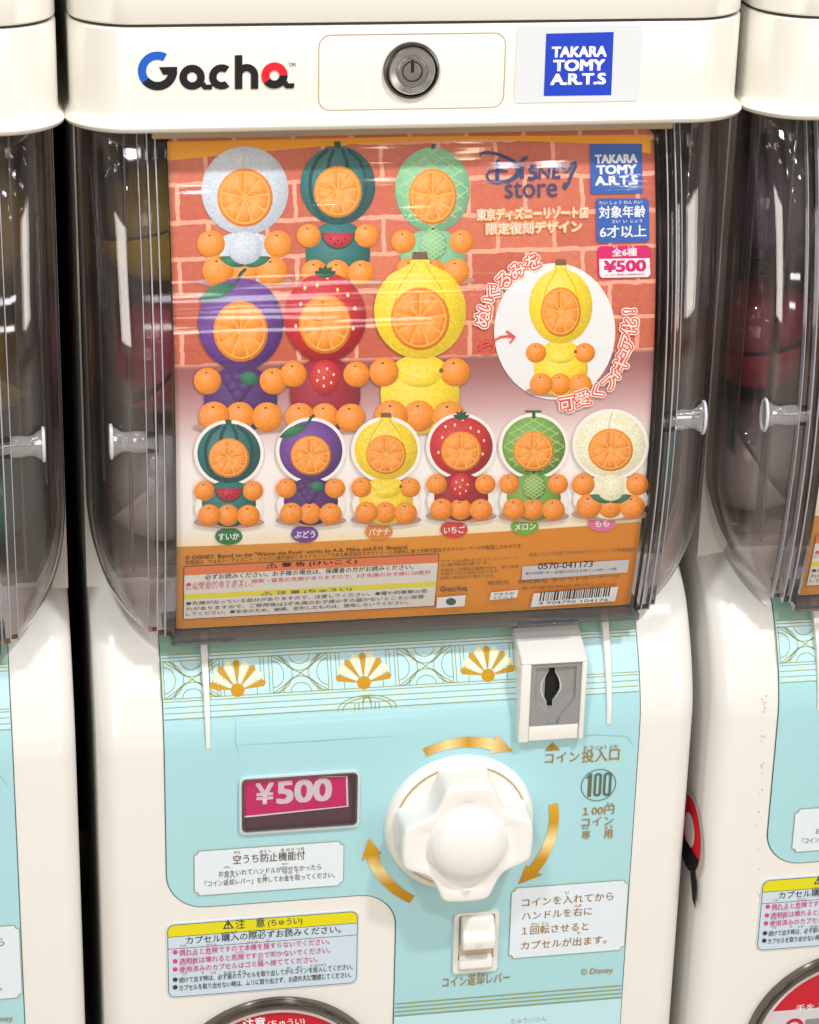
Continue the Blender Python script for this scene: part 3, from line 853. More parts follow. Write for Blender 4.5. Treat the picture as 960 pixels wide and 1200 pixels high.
# pointer triangle and small mark
pt = Print(Surf(lambda z: -.0232), .0002)
zz = kc.z - .0275; tri_ = [(kc.x - .0028, zz + .0022), (kc.x + .0028, zz + .0022), (kc.x, zz - .0022)]
pt.poly(tri_, mat('pointer_white', (.78, .80, .80, 1), .2)); 
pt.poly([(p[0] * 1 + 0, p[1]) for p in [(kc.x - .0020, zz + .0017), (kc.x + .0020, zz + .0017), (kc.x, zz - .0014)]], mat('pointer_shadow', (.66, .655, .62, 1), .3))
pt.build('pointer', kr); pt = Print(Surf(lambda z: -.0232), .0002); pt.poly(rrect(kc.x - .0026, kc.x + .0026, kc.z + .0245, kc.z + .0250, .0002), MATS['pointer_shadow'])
pt.build('grip_mark', kr)

# golden arrows round the knob
ac = Vector(FZ(541, 967)); AR_ = .0470; Wd = .0062
def arrow(a0, a1, head=13):
    a0, a1 = radians(a0), radians(a1); hd = radians(head); n = 22
    am = a1 + hd     # clockwise: a decreases
    o_ = []; i_ = []
    for k in range(n + 1):
        a = a0 + (am - a0) * k / n; tw = .75 + .25 * k / n
        o_.append((ac.x + (AR_ + Wd / 2 * tw) * cos(a), ac.y + (AR_ + Wd / 2 * tw) * sin(a)))
        i_.append((ac.x + (AR_ - Wd / 2 * tw) * cos(a), ac.y + (AR_ - Wd / 2 * tw) * sin(a)))
    hp = [(ac.x + (AR_ + Wd * .95) * cos(am + .01), ac.y + (AR_ + Wd * .95) * sin(am + .01)), (ac.x + AR_ * cos(a1), ac.y + AR_ * sin(a1)), (ac.x + (AR_ - Wd * .80) * cos(am + .01), ac.y + (AR_ - Wd * .80) * sin(am + .01))]
    p = Print(SF, .0010, .00001)
    body_ = o_ + hp + i_[::-1]
    if abs(cos((a0 + a1) / 2)) > .6: p.poly(body_, MATS['gold_foil_gradient_z'])
    else: p.poly(body_, arrowm)
    p.build('turn_arrow', panel)
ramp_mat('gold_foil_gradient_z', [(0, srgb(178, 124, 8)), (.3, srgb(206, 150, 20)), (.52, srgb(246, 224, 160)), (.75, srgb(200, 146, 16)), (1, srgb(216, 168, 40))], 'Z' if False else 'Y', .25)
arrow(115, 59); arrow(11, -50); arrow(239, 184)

# ------------------------------------------------------------------ coin return lever
lx0 = FZ(531, 1100)[0]; lx1 = FZ(583, 1100)[0]; lz1 = FZ(557, 1067)[1]; lz0 = FZ(556, 1137)[1]
lv = empty('return_lever', (0, 0, 0)); lv.parent = mach; lv.matrix_parent_inverse = Matrix.Translation(mach.location).inverted()
extrude_y('lever_frame', [rrect(lx0, lx1, lz0, lz1, .0022), rrect(lx0 + .0024, lx1 - .0022, lz0 + .0075, lz1 - .0012, .0012)[::-1]], -.0022, .0004, white, lv)
extrude_y('lever_recess', [rrect(lx0 + .0024, lx1 - .0022, lz0 + .0075, lz1 - .0012, .0012)], -.0008, .0003, mat('tan_recess', (.55, .47, .36, 1), .4), lv)
bz1 = lz1 - .0013
prism_x('lever_button', [(-.0010, bz1), (-.0045, bz1 - .0006), (-.0095, bz1 - .0110), (-.0090, bz1 - .0165), (-.0030, bz1 - .0180), (-.0010, bz1 - .0180)], lx0 + .0034, lx1 - .0030, knobw, lv, bevel=.0011)
prism_x('lever_ramp', [(-.0009, lz0 + .0105), (-.0035, lz0 + .0095), (-.0044, lz0 + .0040), (-.0026, lz0 + .0015), (-.0009, lz0 + .0015)], lx0 + .0030, lx1 - .0030, white, lv, bevel=.0007)
lt = Print(Surf(lambda z: -.0096), .0002); cxl = (lx0 + lx1) / 2 + .0002; zl_ = bz1 - .0138
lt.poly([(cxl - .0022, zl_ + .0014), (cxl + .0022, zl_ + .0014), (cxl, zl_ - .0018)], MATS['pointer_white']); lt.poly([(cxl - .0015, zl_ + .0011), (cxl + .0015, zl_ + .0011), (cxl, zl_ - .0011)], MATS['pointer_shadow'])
lt.build('lever_mark', lv)

# ------------------------------------------------------------------ lettering on the panel
t = Print(SB, .0010, .00001)
t.ppoly([(638, 879), (656, 878), (647, 869)], gold)
t.text('コイン', 638, 893, 678, 892, 12, gold, .012); t.text('投入口', 681, 893, 725, 890, 15, gold, .014)
t.text('とう', 684, 878, 695, 878, 5, goldd, .02); t.text('にゅう', 698, 878, 710, 877, 5, goldd, .02); t.text('ぐち', 714, 877, 723, 876, 5, goldd, .02)
t.build('lettering', panel)
t = Print(SB, .0010, .00001)
cc = at(SB, 701, 919)
t.poly([circ(cc[0], cc[1], .00905), circ(cc[0], cc[1], .00865)[::-1]], mat('slate_gold_ink', srgb(92, 104, 84), .4))
for k, (w0, w1) in enumerate(((686, 693), (695.5, 704.5), (706.5, 716))):
    x0_ = at(SB, w0, 919)[0]; x1_ = at(SB, w1, 919)[0]; za = at(SB, 701, 932)[1]; zb_ = at(SB, 701, 905)[1]
    if k == 0:
        t.poly([(x1_ - .0019, za), (x1_, za), (x1_, zb_), (x1_ - .0013, zb_), (x0_, zb_ - .0022), (x0_ + .0002, zb_ - .0030), (x1_ - .0019, zb_ - .0024)], MATS['slate_gold_ink'])
    else:
        t.poly([rrect(x0_, x1_, za, zb_, .0016), rrect(x0_ + .0013, x1_ - .0013, za + .0012, zb_ - .0012, .0005)[::-1]], MATS['slate_gold_ink'])
t.text('１00円', 682, 955, 719, 953, 10, gold, .012); t.text('えん', 710, 943, 719, 943, 4, goldd, .02)
t.text('コイン', 681, 968, 718, 965, 10, gold, .012)
t.text('専', 681, 983, 691, 982, 10, gold, .012); t.text('用', 707, 982, 717, 981, 10, gold, .012)
t.text('せん', 681, 971, 690, 971, 4, goldd, .02); t.text('よう', 708, 970, 717, 970, 4, goldd, .02)
t.text('コイン返却レバー', 518, 1155, 597, 1151, 12, gold, .012)
t.text('へん きゃく', 549, 1143, 570, 1142, 4, goldd, .02)
t.text('© Disney', 680, 1143, 718, 1141, 9, gold, .005)
t.build('lettering', panel)

def plaque(pts, name, lines, parent):
    xs = [p[0] for p in pts]; 
    (xa, ya), (xb, yb), (xc_, yc), (xd, yd) = [at(SF, *p) for p in pts]
    x0 = (xa + xd) / 2; x1 = (xb + xc_) / 2; z1 = (ya + yb) / 2; z0 = (yc + yd) / 2; q = .0022
    def pl(e):
        a0, a1, c0, c1 = x0 - e, x1 + e, z0 - e, z1 + e; r = []
        for cx, cz, a_ in ((a0, c1, -90), (a0, c0, 0), (a1, c0, 90), (a1, c1, 180)):
            pass
        def cr(cx, cz, s0): return [(cx + q * cos(radians(s0 + 90 * i / 5)), cz + q * sin(radians(s0 + 90 * i / 5))) for i in range(6)]
        return cr(a0, c1, 270)[::-1][::-1][0:0] + [*cr(a0, c1, 0)[0:0]] + \
            [p for p in reversed([(a0 + q * sin(radians(90 * i / 5)), c1 - q * cos(radians(90 * i / 5))) for i in range(6)])] + \
            [(a0 + q * sin(radians(90 * i / 5)), c0 + q * cos(radians(90 * i / 5))) for i in range(6)] + \
            [p for p in reversed([(a1 - q * sin(radians(90 * i / 5)), c0 + q * cos(radians(90 * i / 5))) for i in range(6)])] + \
            [(a1 - q * sin(radians(90 * i / 5)), c1 - q * cos(radians(90 * i / 5))) for i in range(6)]
    p = Print(SF, .0011, .00003)
    p.poly([pl(.0003)], goldl); p.poly([pl(0)], mat('plaque_white_ink', (.72, .80, .88, 1), .25, coat=.3))
    o = p.build(name, parent)
    t = Print(SF, .0013, .00001)
    for (s_, a, b, c, d, h, m_, bo) in lines: t.text(s_, a, b, c, d, h * (.88 if h > 6 else .8), m_, bo, lift=False)
    t.build('lettering', o)
brown = mat('brown_ink', srgb(96, 84, 58), .4)
plaque([(228, 998), (402, 984), (402, 1037), (228, 1047)], 'notice_plaque', [
    ('空うち防止機能付', 273, 1011, 357, 1006, 12, brown, .02), ('から', 274, 999, 281, 999, 4, brown, .02), ('ぼう し', 304, 998, 318, 997, 4, brown, .02), ('き のう つき', 329, 996, 356, 995, 4, brown, .02),
    ('お金をいれてハンドルが回せなかったら', 256, 1026, 376, 1018, 8, brown, .01), ('かね', 262, 1016, 269, 1016, 3, brown, .01), ('まわ', 330, 1012, 337, 1012, 3, brown, .01),
    ('「コイン返却レバー」を押してお金を取ってください。', 240, 1037, 392, 1028, 8, brown, .01), ('へんきゃく', 262, 1028, 278, 1027, 3, brown, .01), ('お', 308, 1025, 312, 1025, 3, brown, .01), ('かね  と', 332, 1023, 350, 1022, 3, brown, .01)], panel)
plaque([(598, 1040), (733, 1031), (733, 1113), (598, 1120)], 'instruction_plaque', [
    ('コインを入れてから', 611, 1061, 718, 1054, 11, goldd, .015), ('い', 662, 1046, 666, 1046, 4, goldd, .02),
    ('ハンドルを右に', 611, 1076, 693, 1072, 11, goldd, .015), ('みぎ', 673, 1062, 681, 1061, 4, goldd, .02),
    ('１回転させると', 611, 1094, 689, 1089, 11, goldd, .015), ('かい てん', 622, 1083, 643, 1082, 4, goldd, .02),
    ('カプセルが出ます。', 610, 1111, 710, 1105, 11, goldd, .015), ('で', 675, 1094, 679, 1094, 4, goldd, .02)], panel)

# ------------------------------------------------------------------ caution sticker on the white housing
def F2(px, py): return at(SF, px, py)
sx0 = F2(195, 1125)[0]; sx1 = F2(420, 1115)[0]; sz1 = F2(307, 1074)[1]; sz0 = F2(307, 1161)[1]
sk = extrude_y('caution_sticker', [rrect(sx0, sx1, sz0, sz1, .0042)], -.0005, .0005, mat('pale_blue_sticker', (.60, .70, .80, 1), .25, coat=.3), mach, smooth=False)
t = Print(SF, .0007, .00002)
ex = .0007
t.poly([rrect(sx0 + ex, sx1 - ex, sz0 + ex, sz1 - ex, .0036)], mat('dark_line_ink', srgb(40, 56, 60), .4))
e2 = .0010
t.poly([rrect(sx0 + e2, sx1 - e2, sz0 + e2, sz1 - e2, .0034)], mat('sticker_face_ink', (.58, .69, .80, 1), .25, coat=.3))
yz = sz1 - .0076
yl = [p for p in rrect(sx0 + e2, sx1 - e2, sz0 + e2, sz1 - e2, .0034) if p[1] > yz]
yl = sorted([p for p in yl if p[0] > 0 - 1 and p[0] > (sx0 + sx1) / 2], key=lambda p: p[1]) + sorted([p for p in yl if p[0] < (sx0 + sx1) / 2], key=lambda p: -p[1])
t.poly([(sx1 - e2, yz)] + yl + [(sx0 + e2, yz)], yellow)
for z in (yz, yz - .0069): t.poly([(sx0 + e2, z - .00015), (sx1 - e2, z - .00015), (sx1 - e2, z + .00015), (sx0 + e2, z + .00015)], MATS['dark_line_ink'])
K = MATS['dark_line_ink']
t.ppoly([[(261, 1088), (274, 1087), (267, 1077)], [(263.5, 1086.6), (267, 1080), (271.5, 1086.2)]], K)
t.text('!', 266.3, 1086, 268.3, 1086, 5, K, .02)
t.text('注　意', 276, 1088, 310, 1085, 11, K, .02); t.text('(ちゅうい)', 314, 1086, 354, 1083, 9, K, .015)
t.text('カプセル購入の際必ずお読みください。', 218, 1105, 399, 1093, 9, K, .015)
t.text('こうにゅう', 259, 1094, 277, 1093, 3, K, .01); t.text('さいかなら', 291, 1092, 310, 1091, 3, K, .01); t.text('よ', 335, 1089, 338, 1089, 3, K, .01)
rows_ = [('倒れると危険ですので本機を揺すらないでください。', 210, 1118.5, 386, 1106, 8.5, magt), ('透明板は壊れると危険ですので叩かないでください。', 210, 1129, 387, 1116, 8.5, magt),
         ('使用済みのカプセルはゴミ箱へ捨ててください。', 210, 1138.5, 372, 1127, 8.5, magt),
         ('続けて出す時は、必ず前のカプセルを取り出してからコインを投入してください。', 210, 1150.5, 413, 1135.5, 8, K), ('カプセルを取り出せない時は、ムリに取り出さず、お店の人に連絡してください。', 210, 1159.5, 411, 1145, 8, K)]
for s_, a, b, c, d, h, m_ in rows_:
    t.text(s_, a, b, c, d, h * .85, m_, .012, lift=False)
    t.ell(205.2, b - 3.6, 2.9, 2.6, m_, 14)
for s_, a, b, c in (('たお', 211, 1108, 218), ('きけん', 242, 1107, 254), ('ほんき', 289, 1104, 302), ('ゆ', 312, 1102, 315), ('とうめいばん', 211, 1119, 232), ('こわ', 241, 1118, 247), ('きけん', 276, 1116, 288), ('しようず', 211, 1130, 229), ('ばこ', 302, 1124, 309)):
    t.text(s_, a, b, c, b, 2.6, magt, .01, lift=False)
for s_, a, b, c in (('つづ', 213, 1141.5, 219), ('だ', 236, 1140, 239), ('とき', 247, 1140, 253), ('かなら まえ', 262, 1139, 288), ('とうにゅう', 364, 1131, 382), ('と  だ', 336, 1134, 354), ('てん ひと れんらく', 345, 1144, 380)):
    t.text(s_, a, b, c, b, 2.6, K, .01, lift=False)
t.build('sticker_print', sk)

# ------------------------------------------------------------------ capsule outlet
oc = (F2(322, 1200)[0], F2(322, 1169)[1] - .0565)
ol = empty('capsule_outlet', (0, 0, 0)); ol.parent = mach; ol.matrix_parent_inverse = Matrix.Translation(mach.location).inverted()
revolve('outlet_rim', [(.0570, .0005), (.0566, -.0040), (.0552, -.0060), (.0535, -.0060), (.0522, -.0045), (.0518, -.0020), (.0001, -.0020)], oc[0], oc[1], chrome, ol, n=96)
t = Print(SF, .0028, .00004)
t.poly(circ(oc[0], oc[1], .0508, n=72), mat('pink_white_ink', (.80, .70, .74, 1), .3, coat=.3)); t.poly(circ(oc[0], oc[1], .0492, n=72), redd)
# lower part of the disc is pale with grey marks
ch = [(oc[0] + .0492 * cos(radians(a)), oc[1] + .0492 * sin(radians(a))) for a in range(-210, 31, 6)]
t.poly(ch, mat('disc_pale_print', (.62, .60, .64, 1), .3))
t.text('注意', 284, 1203, 310, 1201, 13, wht, .03); t.text('(ちゅうい)', 313, 1202, 356, 1199, 10, wht, .02)
t.poly([circ(oc[0] - .030, oc[1] + .014, .0052, n=24), circ(oc[0] - .030, oc[1] + .014, .0030, n=24)[::-1]], redd); t.poly(circ(oc[0] - .030, oc[1] + .014, .0016, n=16), redd)
t.poly(rrect(oc[0] - .024, oc[0] - .002, oc[1] + .012, oc[1] + .018, .001), mat('mid_grey_ink', (.25, .25, .26, 1), .4))
t.text('手を入れないでください', oc[0] - .030, oc[1] + .0235, oc[0] + .030, 0, .0042, wht, .015, px=False)
t.build('outlet_disc', ol)

# partial wordmark on the left flank
def flank_poly(name, polys, parent):
    bm_v = []; fcs = []; mis = []; ms = []
    for k, (loops, m_) in enumerate(polys):
        flat = [p for l in loops for p in l]; tri = tessellate_polygon([[Vector((p[0], p[1], 0)) for p in l] for l in loops])
        b = len(bm_v)
        for y, z in flat: bm_v.append((-HW - .0004 - .0002 * k, y, z))
        if m_ not in ms: ms.append(m_)
        for q in tri: fcs.append(tuple(b + i for i in q)); mis.append(ms.index(m_))
    return mk(name, bm_v, fcs, ms, parent, smooth=False, mi=mis, recalc=False)
def flank_at(px, py):
    lo, hi = 0, .4
    for _ in range(40):
        m_ = (lo + hi) / 2
        if ray(px, py, m_).x < .307 - HW: lo = m_
        else: hi = m_
    return m_, ray(px, py, m_).z
fy, fz = flank_at(813, 985)
rw = .020
flank_poly('side_wordmark', [([circ(fy + .006, fz, rw + .004, n=32)], mat('pale_film', (.62, .60, .58, 1), .3)),
    ([circ(fy + .006, fz + .001, rw, n=40)], redG), ([circ(fy + .006, fz + .003, rw * .46, n=28)], wht),
    ([[(fy + .006 + rw * cos(radians(a)), fz + .001 + rw * sin(radians(a))) for a in range(195, 346, 8)]], black),
    ([[(fy - .008, fz - .012), (fy - .013, fz - .018), (fy - .015, fz - .032), (fy - .009, fz - .030), (fy - .002, fz - .018)]], black)], mach)

# ------------------------------------------------------------------ poster
poster = empty('poster', (0, Ywin(ZB), ZB))
tag(poster, 'printed poster card of fruit pictures on a brick wall, curved behind the middle window', 'poster')
bg = bpy.data.materials.new('poster_brick_print'); bg.use_nodes = True; nt = bg.node_tree; p_ = nt.nodes['Principled BSDF']; p_.inputs['Roughness'].default_value = .35
tc = nt.nodes.new('ShaderNodeTexCoord'); mpn = nt.nodes.new('ShaderNodeMapping'); mpn.inputs['Rotation'].default_value = (radians(90), 0, 0)
sx_ = nt.nodes.new('ShaderNodeSeparateXYZ'); cb = nt.nodes.new('ShaderNodeCombineXYZ')
nt.links.new(tc.outputs['Object'], sx_.inputs[0]); nt.links.new(sx_.outputs['X'], cb.inputs['X']); nt.links.new(sx_.outputs['Z'], cb.inputs['Y'])
nz = nt.nodes.new('ShaderNodeTexNoise'); nz.inputs['Scale'].default_value = 160; nz.inputs['Detail'].default_value = 2
nt.links.new(cb.outputs[0], nz.inputs['Vector'])
ad = nt.nodes.new('ShaderNodeVectorMath'); ad.operation = 'MULTIPLY_ADD'; ad.inputs[1].default_value = (.0022, .0022, 0)
nt.links.new(nz.outputs['Color'], ad.inputs[0]); nt.links.new(cb.outputs[0], ad.inputs[2])
bk = nt.nodes.new('ShaderNodeTexBrick'); bk.inputs['Scale'].default_value = 1; bk.inputs['Brick Width'].default_value = .0262; bk.inputs['Row Height'].default_value = .0158
bk.inputs['Mortar Size'].default_value = .0011; bk.inputs['Mortar Smooth'].default_value = .3
bk.inputs['Color1'].default_value = srgb(220, 122, 94); bk.inputs['Color2'].default_value = srgb(200, 98, 76); bk.inputs['Mortar'].default_value = srgb(246, 172, 144)
nt.links.new(ad.outputs[0], bk.inputs['Vector'])
n2 = nt.nodes.new('ShaderNodeTexNoise'); n2.inputs['Scale'].default_value = 500; n2.inputs['Detail'].default_value = 4; nt.links.new(cb.outputs[0], n2.inputs['Vector'])
m1 = nt.nodes.new('ShaderNodeMix'); m1.data_type = 'RGBA'; m1.blend_type = 'SOFT_LIGHT'; m1.inputs['Factor'].default_value = .5
nt.links.new(bk.outputs['Color'], m1.inputs['A']); nt.links.new(n2.outputs['Color'], m1.inputs['B'])
# vertical run: brick -> mauve floor -> cream -> yellow
def zmap(zz0, zz1):
    m_ = nt.nodes.new('ShaderNodeMapRange'); m_.inputs['From Min'].default_value = zz0; m_.inputs['From Max'].default_value = zz1; m_.interpolation_type = 'SMOOTHSTEP'
    nt.links.new(sx_.outputs['Z'], m_.inputs['Value']); return m_
zw = lambda y: at(SW, 480, y)[1]
off_z = ZB
def mixc(a, b_, fac):
    m_ = nt.nodes.new('ShaderNodeMix'); m_.data_type = 'RGBA'
    nt.links.new(fac.outputs[0], m_.inputs['Factor'])
    for s_, q in ((a, 'A'), (b_, 'B')):
        if isinstance(s_, tuple): m_.inputs[q].default_value = s_
        else: nt.links.new(s_.outputs['Result'], m_.inputs[q])
    return m_
c1 = mixc(m1, srgb(160, 98, 96), zmap(zw(416), zw(424)))
c2 = mixc(c1, srgb(214, 172, 172), zmap(zw(424), zw(500)))
c3 = mixc(c2, srgb(252, 246, 240), zmap(zw(470), zw(545)))
c4_ = mixc(c3, srgb(250, 216, 120), zmap(zw(600), zw(655)))
nt.links.new(c4_.outputs['Result'], p_.inputs['Base Color'])
bgp = Print(SW, -.0001)
PX0, PX1 = at(SW, 197, 300)[0], at(SW, 765, 300)[0]
PX0, PX1 = -.1095, .1120
bgp.poly([rrect(PX0, PX1, ZB + .0005, zw(157), .003)], bg)
bgo = bgp.build('card', poster)
back = Print(SW, -.0006); back.poly([rrect(PX0, PX1, ZB + .0005, zw(157), .003)], wht); back.build('card_back', poster)

orange_t = mat('poster_orange', srgb(255, 170, 10), .4)
orange_b = ramp_mat('poster_orange_foot', [(0, srgb(214, 140, 60)), (.5, srgb(228, 146, 44)), (1, srgb(222, 132, 28))], 'X')
PR = printed
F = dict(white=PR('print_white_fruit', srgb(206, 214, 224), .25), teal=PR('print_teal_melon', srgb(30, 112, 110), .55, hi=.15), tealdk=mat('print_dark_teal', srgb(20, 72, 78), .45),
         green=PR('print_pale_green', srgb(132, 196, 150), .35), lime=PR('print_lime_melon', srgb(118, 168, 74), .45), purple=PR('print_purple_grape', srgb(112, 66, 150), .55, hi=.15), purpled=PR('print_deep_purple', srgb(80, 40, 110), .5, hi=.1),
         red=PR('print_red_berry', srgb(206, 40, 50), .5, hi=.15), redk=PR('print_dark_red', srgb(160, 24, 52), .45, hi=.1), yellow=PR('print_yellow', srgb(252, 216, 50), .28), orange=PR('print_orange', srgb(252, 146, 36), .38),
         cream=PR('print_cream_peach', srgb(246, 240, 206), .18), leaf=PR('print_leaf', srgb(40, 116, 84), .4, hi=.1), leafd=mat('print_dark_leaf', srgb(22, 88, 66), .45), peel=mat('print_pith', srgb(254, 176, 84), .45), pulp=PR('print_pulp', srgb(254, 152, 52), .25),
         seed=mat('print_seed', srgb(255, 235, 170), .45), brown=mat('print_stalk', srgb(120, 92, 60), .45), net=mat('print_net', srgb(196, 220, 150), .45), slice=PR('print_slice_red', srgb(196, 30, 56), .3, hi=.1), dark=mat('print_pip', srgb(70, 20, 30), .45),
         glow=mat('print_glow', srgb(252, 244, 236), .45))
def leafp(P_, cx, cy, L, w, ang, m_):
    c, s_ = cos(ang), sin(ang); pts = []
    for i in range(9): u = i / 8; pts.append((u * L, -w * sin(pi * u) ** .8))
    for i in range(7, 0, -1): u = i / 8; pts.append((u * L, w * sin(pi * u) ** .8))
    P_.ppoly([(cx + a * c - b * s_, cy + a * s_ + b * c) for a, b in pts], m_)
def orange(P_, cx, cy, rx, ry):
    P_.ell(cx, cy, rx, ry, F['orange'], 24); P_.ell(cx - rx * .1, cy - ry * .62, rx * .09, ry * .07, F['leafd'], 8)
def cut_orange(P_, cx, cy, rx, ry):
    """a halved orange: rim, pith and wedges"""
    P_.ell(cx, cy, rx, ry, F['orange'], 32); P_.ell(cx, cy, rx * .90, ry * .90, F['peel'], 28)
    for i in range(9):
        a = 2 * pi * i / 9 + .2; q = 2 * pi / 9 * .43
        P_.ppoly([(cx + rx * .08 * cos(a), cy + ry * .08 * sin(a))] + [(cx + rx * .84 * cos(a + q * k / 3), cy + ry * .84 * sin(a + q * k / 3)) for k in range(-3, 4)], F['pulp'], lift=False)
    P_.k += 1
def fruit(kind, P_, cx, cy, rx, ry):
    m_ = {'peach': F['cream'], 'wpeach': F['white'], 'water': F['teal'], 'melon': F['green'], 'lime': F['lime'], 'grape': F['purple'], 'berry': F['red'], 'banana': F['yellow']}[kind]
    if kind == 'banana':
        pts = [(cx - rx * .14, cy - ry * 1.22), (cx + rx * .14, cy - ry * 1.22), (cx + rx * .22, cy - ry * .98)] + [(cx + rx * cos(radians(a)), cy + ry * sin(radians(a))) for a in range(-55, 236, 8)] + [(cx - rx * .22, cy - ry * .98)]
        P_.ppoly(pts, m_); P_.ppoly([(cx - rx * .15, cy - ry * 1.24), (cx + rx * .15, cy - ry * 1.24), (cx + rx * .18, cy - ry * 1.08), (cx - rx * .18, cy - ry * 1.08)], F['brown'])
        for s_ in (-.5, .5):
            P_.stroke([(cx + s_ * rx * .2, cy - ry * 1.02), (cx + s_ * rx * .9, cy - ry * .5), (cx + s_ * rx * 1.2, cy), (cx + s_ * rx * .95, cy + ry * .6)], .0004, mat('print_ridge', srgb(216, 170, 30), .45), lift=False)
        P_.k += 1
        return
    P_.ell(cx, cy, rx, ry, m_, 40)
    if kind == 'water':
        for s_ in (-.75, -.3, .3, .75):
            P_.stroke([(cx + s_ * rx * sin(radians(20 + 14 * i)), cy - ry * .97 * cos(radians(20 + 14 * i)) + ((i % 2) - .5) * 1.5) for i in range(11)], .0016, F['tealdk'], lift=False)
        P_.k += 1; P_.ppoly([(cx - 3, cy - ry * .95), (cx - 5, cy - ry * 1.12), (cx + 3, cy - ry * 1.12), (cx + 3, cy - ry * .95)], F['leafd'])
    if kind in ('melon', 'lime'):
        for k in range(-3, 4):
            o = k * .29
            for sg in (-1, 1):
                pp = []
                for i in range(-6, 7):
                    u = i / 6 * .95; v_ = o + sg * u * .6
                    if u * u + v_ * v_ < .96: pp.append((cx + u * rx, cy + v_ * ry))
                if len(pp) > 2: P_.stroke(pp, .00032, F['net'], lift=False)
        P_.k += 1; P_.ppoly([(cx - 2, cy - ry * .95), (cx - 2, cy - ry * 1.14), (cx - 10, cy - ry * 1.14), (cx - 10, cy - ry * 1.2), (cx + 9, cy - ry * 1.2), (cx + 9, cy - ry * 1.14), (cx + 2, cy - ry * 1.14), (cx + 2, cy - ry * .95)] if kind == 'lime' else [(cx - 2, cy - ry * .96), (cx - 1, cy - ry * 1.08), (cx + 3, cy - ry * 1.08), (cx + 2, cy - ry * .96)], F['leafd'])
    if kind == 'grape':
        leafp(P_, cx - rx * .1, cy - ry * .88, rx * 1.0, ry * .16, radians(155), F['leaf']); P_.stroke([(cx - rx * .1, cy - ry * .9), (cx, cy - ry * 1.1), (cx + rx * .12, cy - ry * 1.2)], .0014, F['leafd'])
    if kind == 'berry':
        for (u, v_) in ((-.6, -.3), (-.2, -.72), (.3, -.62), (.72, -.2), (.68, .25), (-.72, .2), (.05, -.9), (-.5, -.66), (.55, -.5)):
            P_.ell(cx + u * rx, cy + v_ * ry, max(.9, rx * .035), max(1.3, rx * .05), F['seed'], 8)
        for a in (-150, -120, -90, -60, -30): leafp(P_, cx, cy - ry * .9, rx * .3, ry * .06, radians(a), F['leafd'])
    if kind in ('peach', 'wpeach'):
        P_.stroke([(cx + rx * .05, cy - ry * .98), (cx - rx * .06, cy - ry * .6), (cx - rx * .03, cy - ry * .45)], .0005, mat('print_crease', srgb(206, 200, 190), .5))
def small_item(kind, P_, cx, cy, r):
    if kind in ('peach', 'wpeach'):
        leafp(P_, cx - r * 1.5, cy + r * .55, r * 1.6, r * .28, radians(18), F['leaf']); leafp(P_, cx + r * 1.5, cy + r * .55, r * 1.6, r * .28, radians(162), F['leaf'])
        P_.ell(cx, cy, r, r * .95, F['cream'] if kind == 'peach' else F['white'], 24)
    elif kind == 'water':
        P_.ppoly([(cx + r * 1.15 * cos(radians(a)), cy - r * .4 + r * 1.1 * sin(radians(a))) for a in range(0, 181, 12)], F['leafd']); P_.ppoly([(cx + r * cos(radians(a)), cy - r * .4 + r * .95 * sin(radians(a))) for a in range(0, 181, 12)], F['slice'])
        for u, v_ in ((-.5, .0), (0, .1), (.5, 0), (-.2, .3), (.25, .3)): P_.ell(cx + u * r, cy + v_ * r, r * .06, r * .09, F['dark'], 6)
    elif kind in ('melon', 'lime'): fruit(kind, P_, cx, cy, r * .95, r * 1.05)
    elif kind == 'grape':
        for u, v_ in ((-.7, -.3), (-.1, -.4), (.5, -.3), (-.4, .15), (.2, .15), (-.1, .6)): P_.ell(cx + u * r, cy + v_ * r, r * .42, r * .42, F['purpled'], 16)
        leafp(P_, cx - r * .1, cy - r * .5, r * 1.2, r * .42, radians(12), F['leaf'])
    elif kind == 'berry':
        P_.ppoly([(cx + r * .95 * cos(radians(a)) * (1 - .18 * max(0, sin(radians(a)))), cy + r * 1.12 * sin(radians(a))) for a in range(0, 360, 14)], F['red'])
        for u, v_ in ((-.4, -.4), (.1, -.55), (.5, -.2), (-.1, 0), (-.5, .15), (.35, .3), (-.1, .5)): P_.ell(cx + u * r, cy + v_ * r, max(.8, r * .07), max(1, r * .1), F['seed'], 6)
    elif kind == 'banana':
        P_.ppoly([(cx + r * 1.2 * cos(radians(a)), cy - r * .2 + r * .8 * sin(radians(a))) for a in range(0, 181, 12)] + [(cx + r * 1.1 * cos(radians(a)), cy - r * .25 + r * .12 * sin(radians(a))) for a in range(180, -1, -20)], F['yellow'])
        P_.ell(cx + r * 1.15, cy - r * .3, r * .12, r * .14, F['brown'], 8)
SHP = mat('print_table_shade', srgb(186, 142, 130), .5)
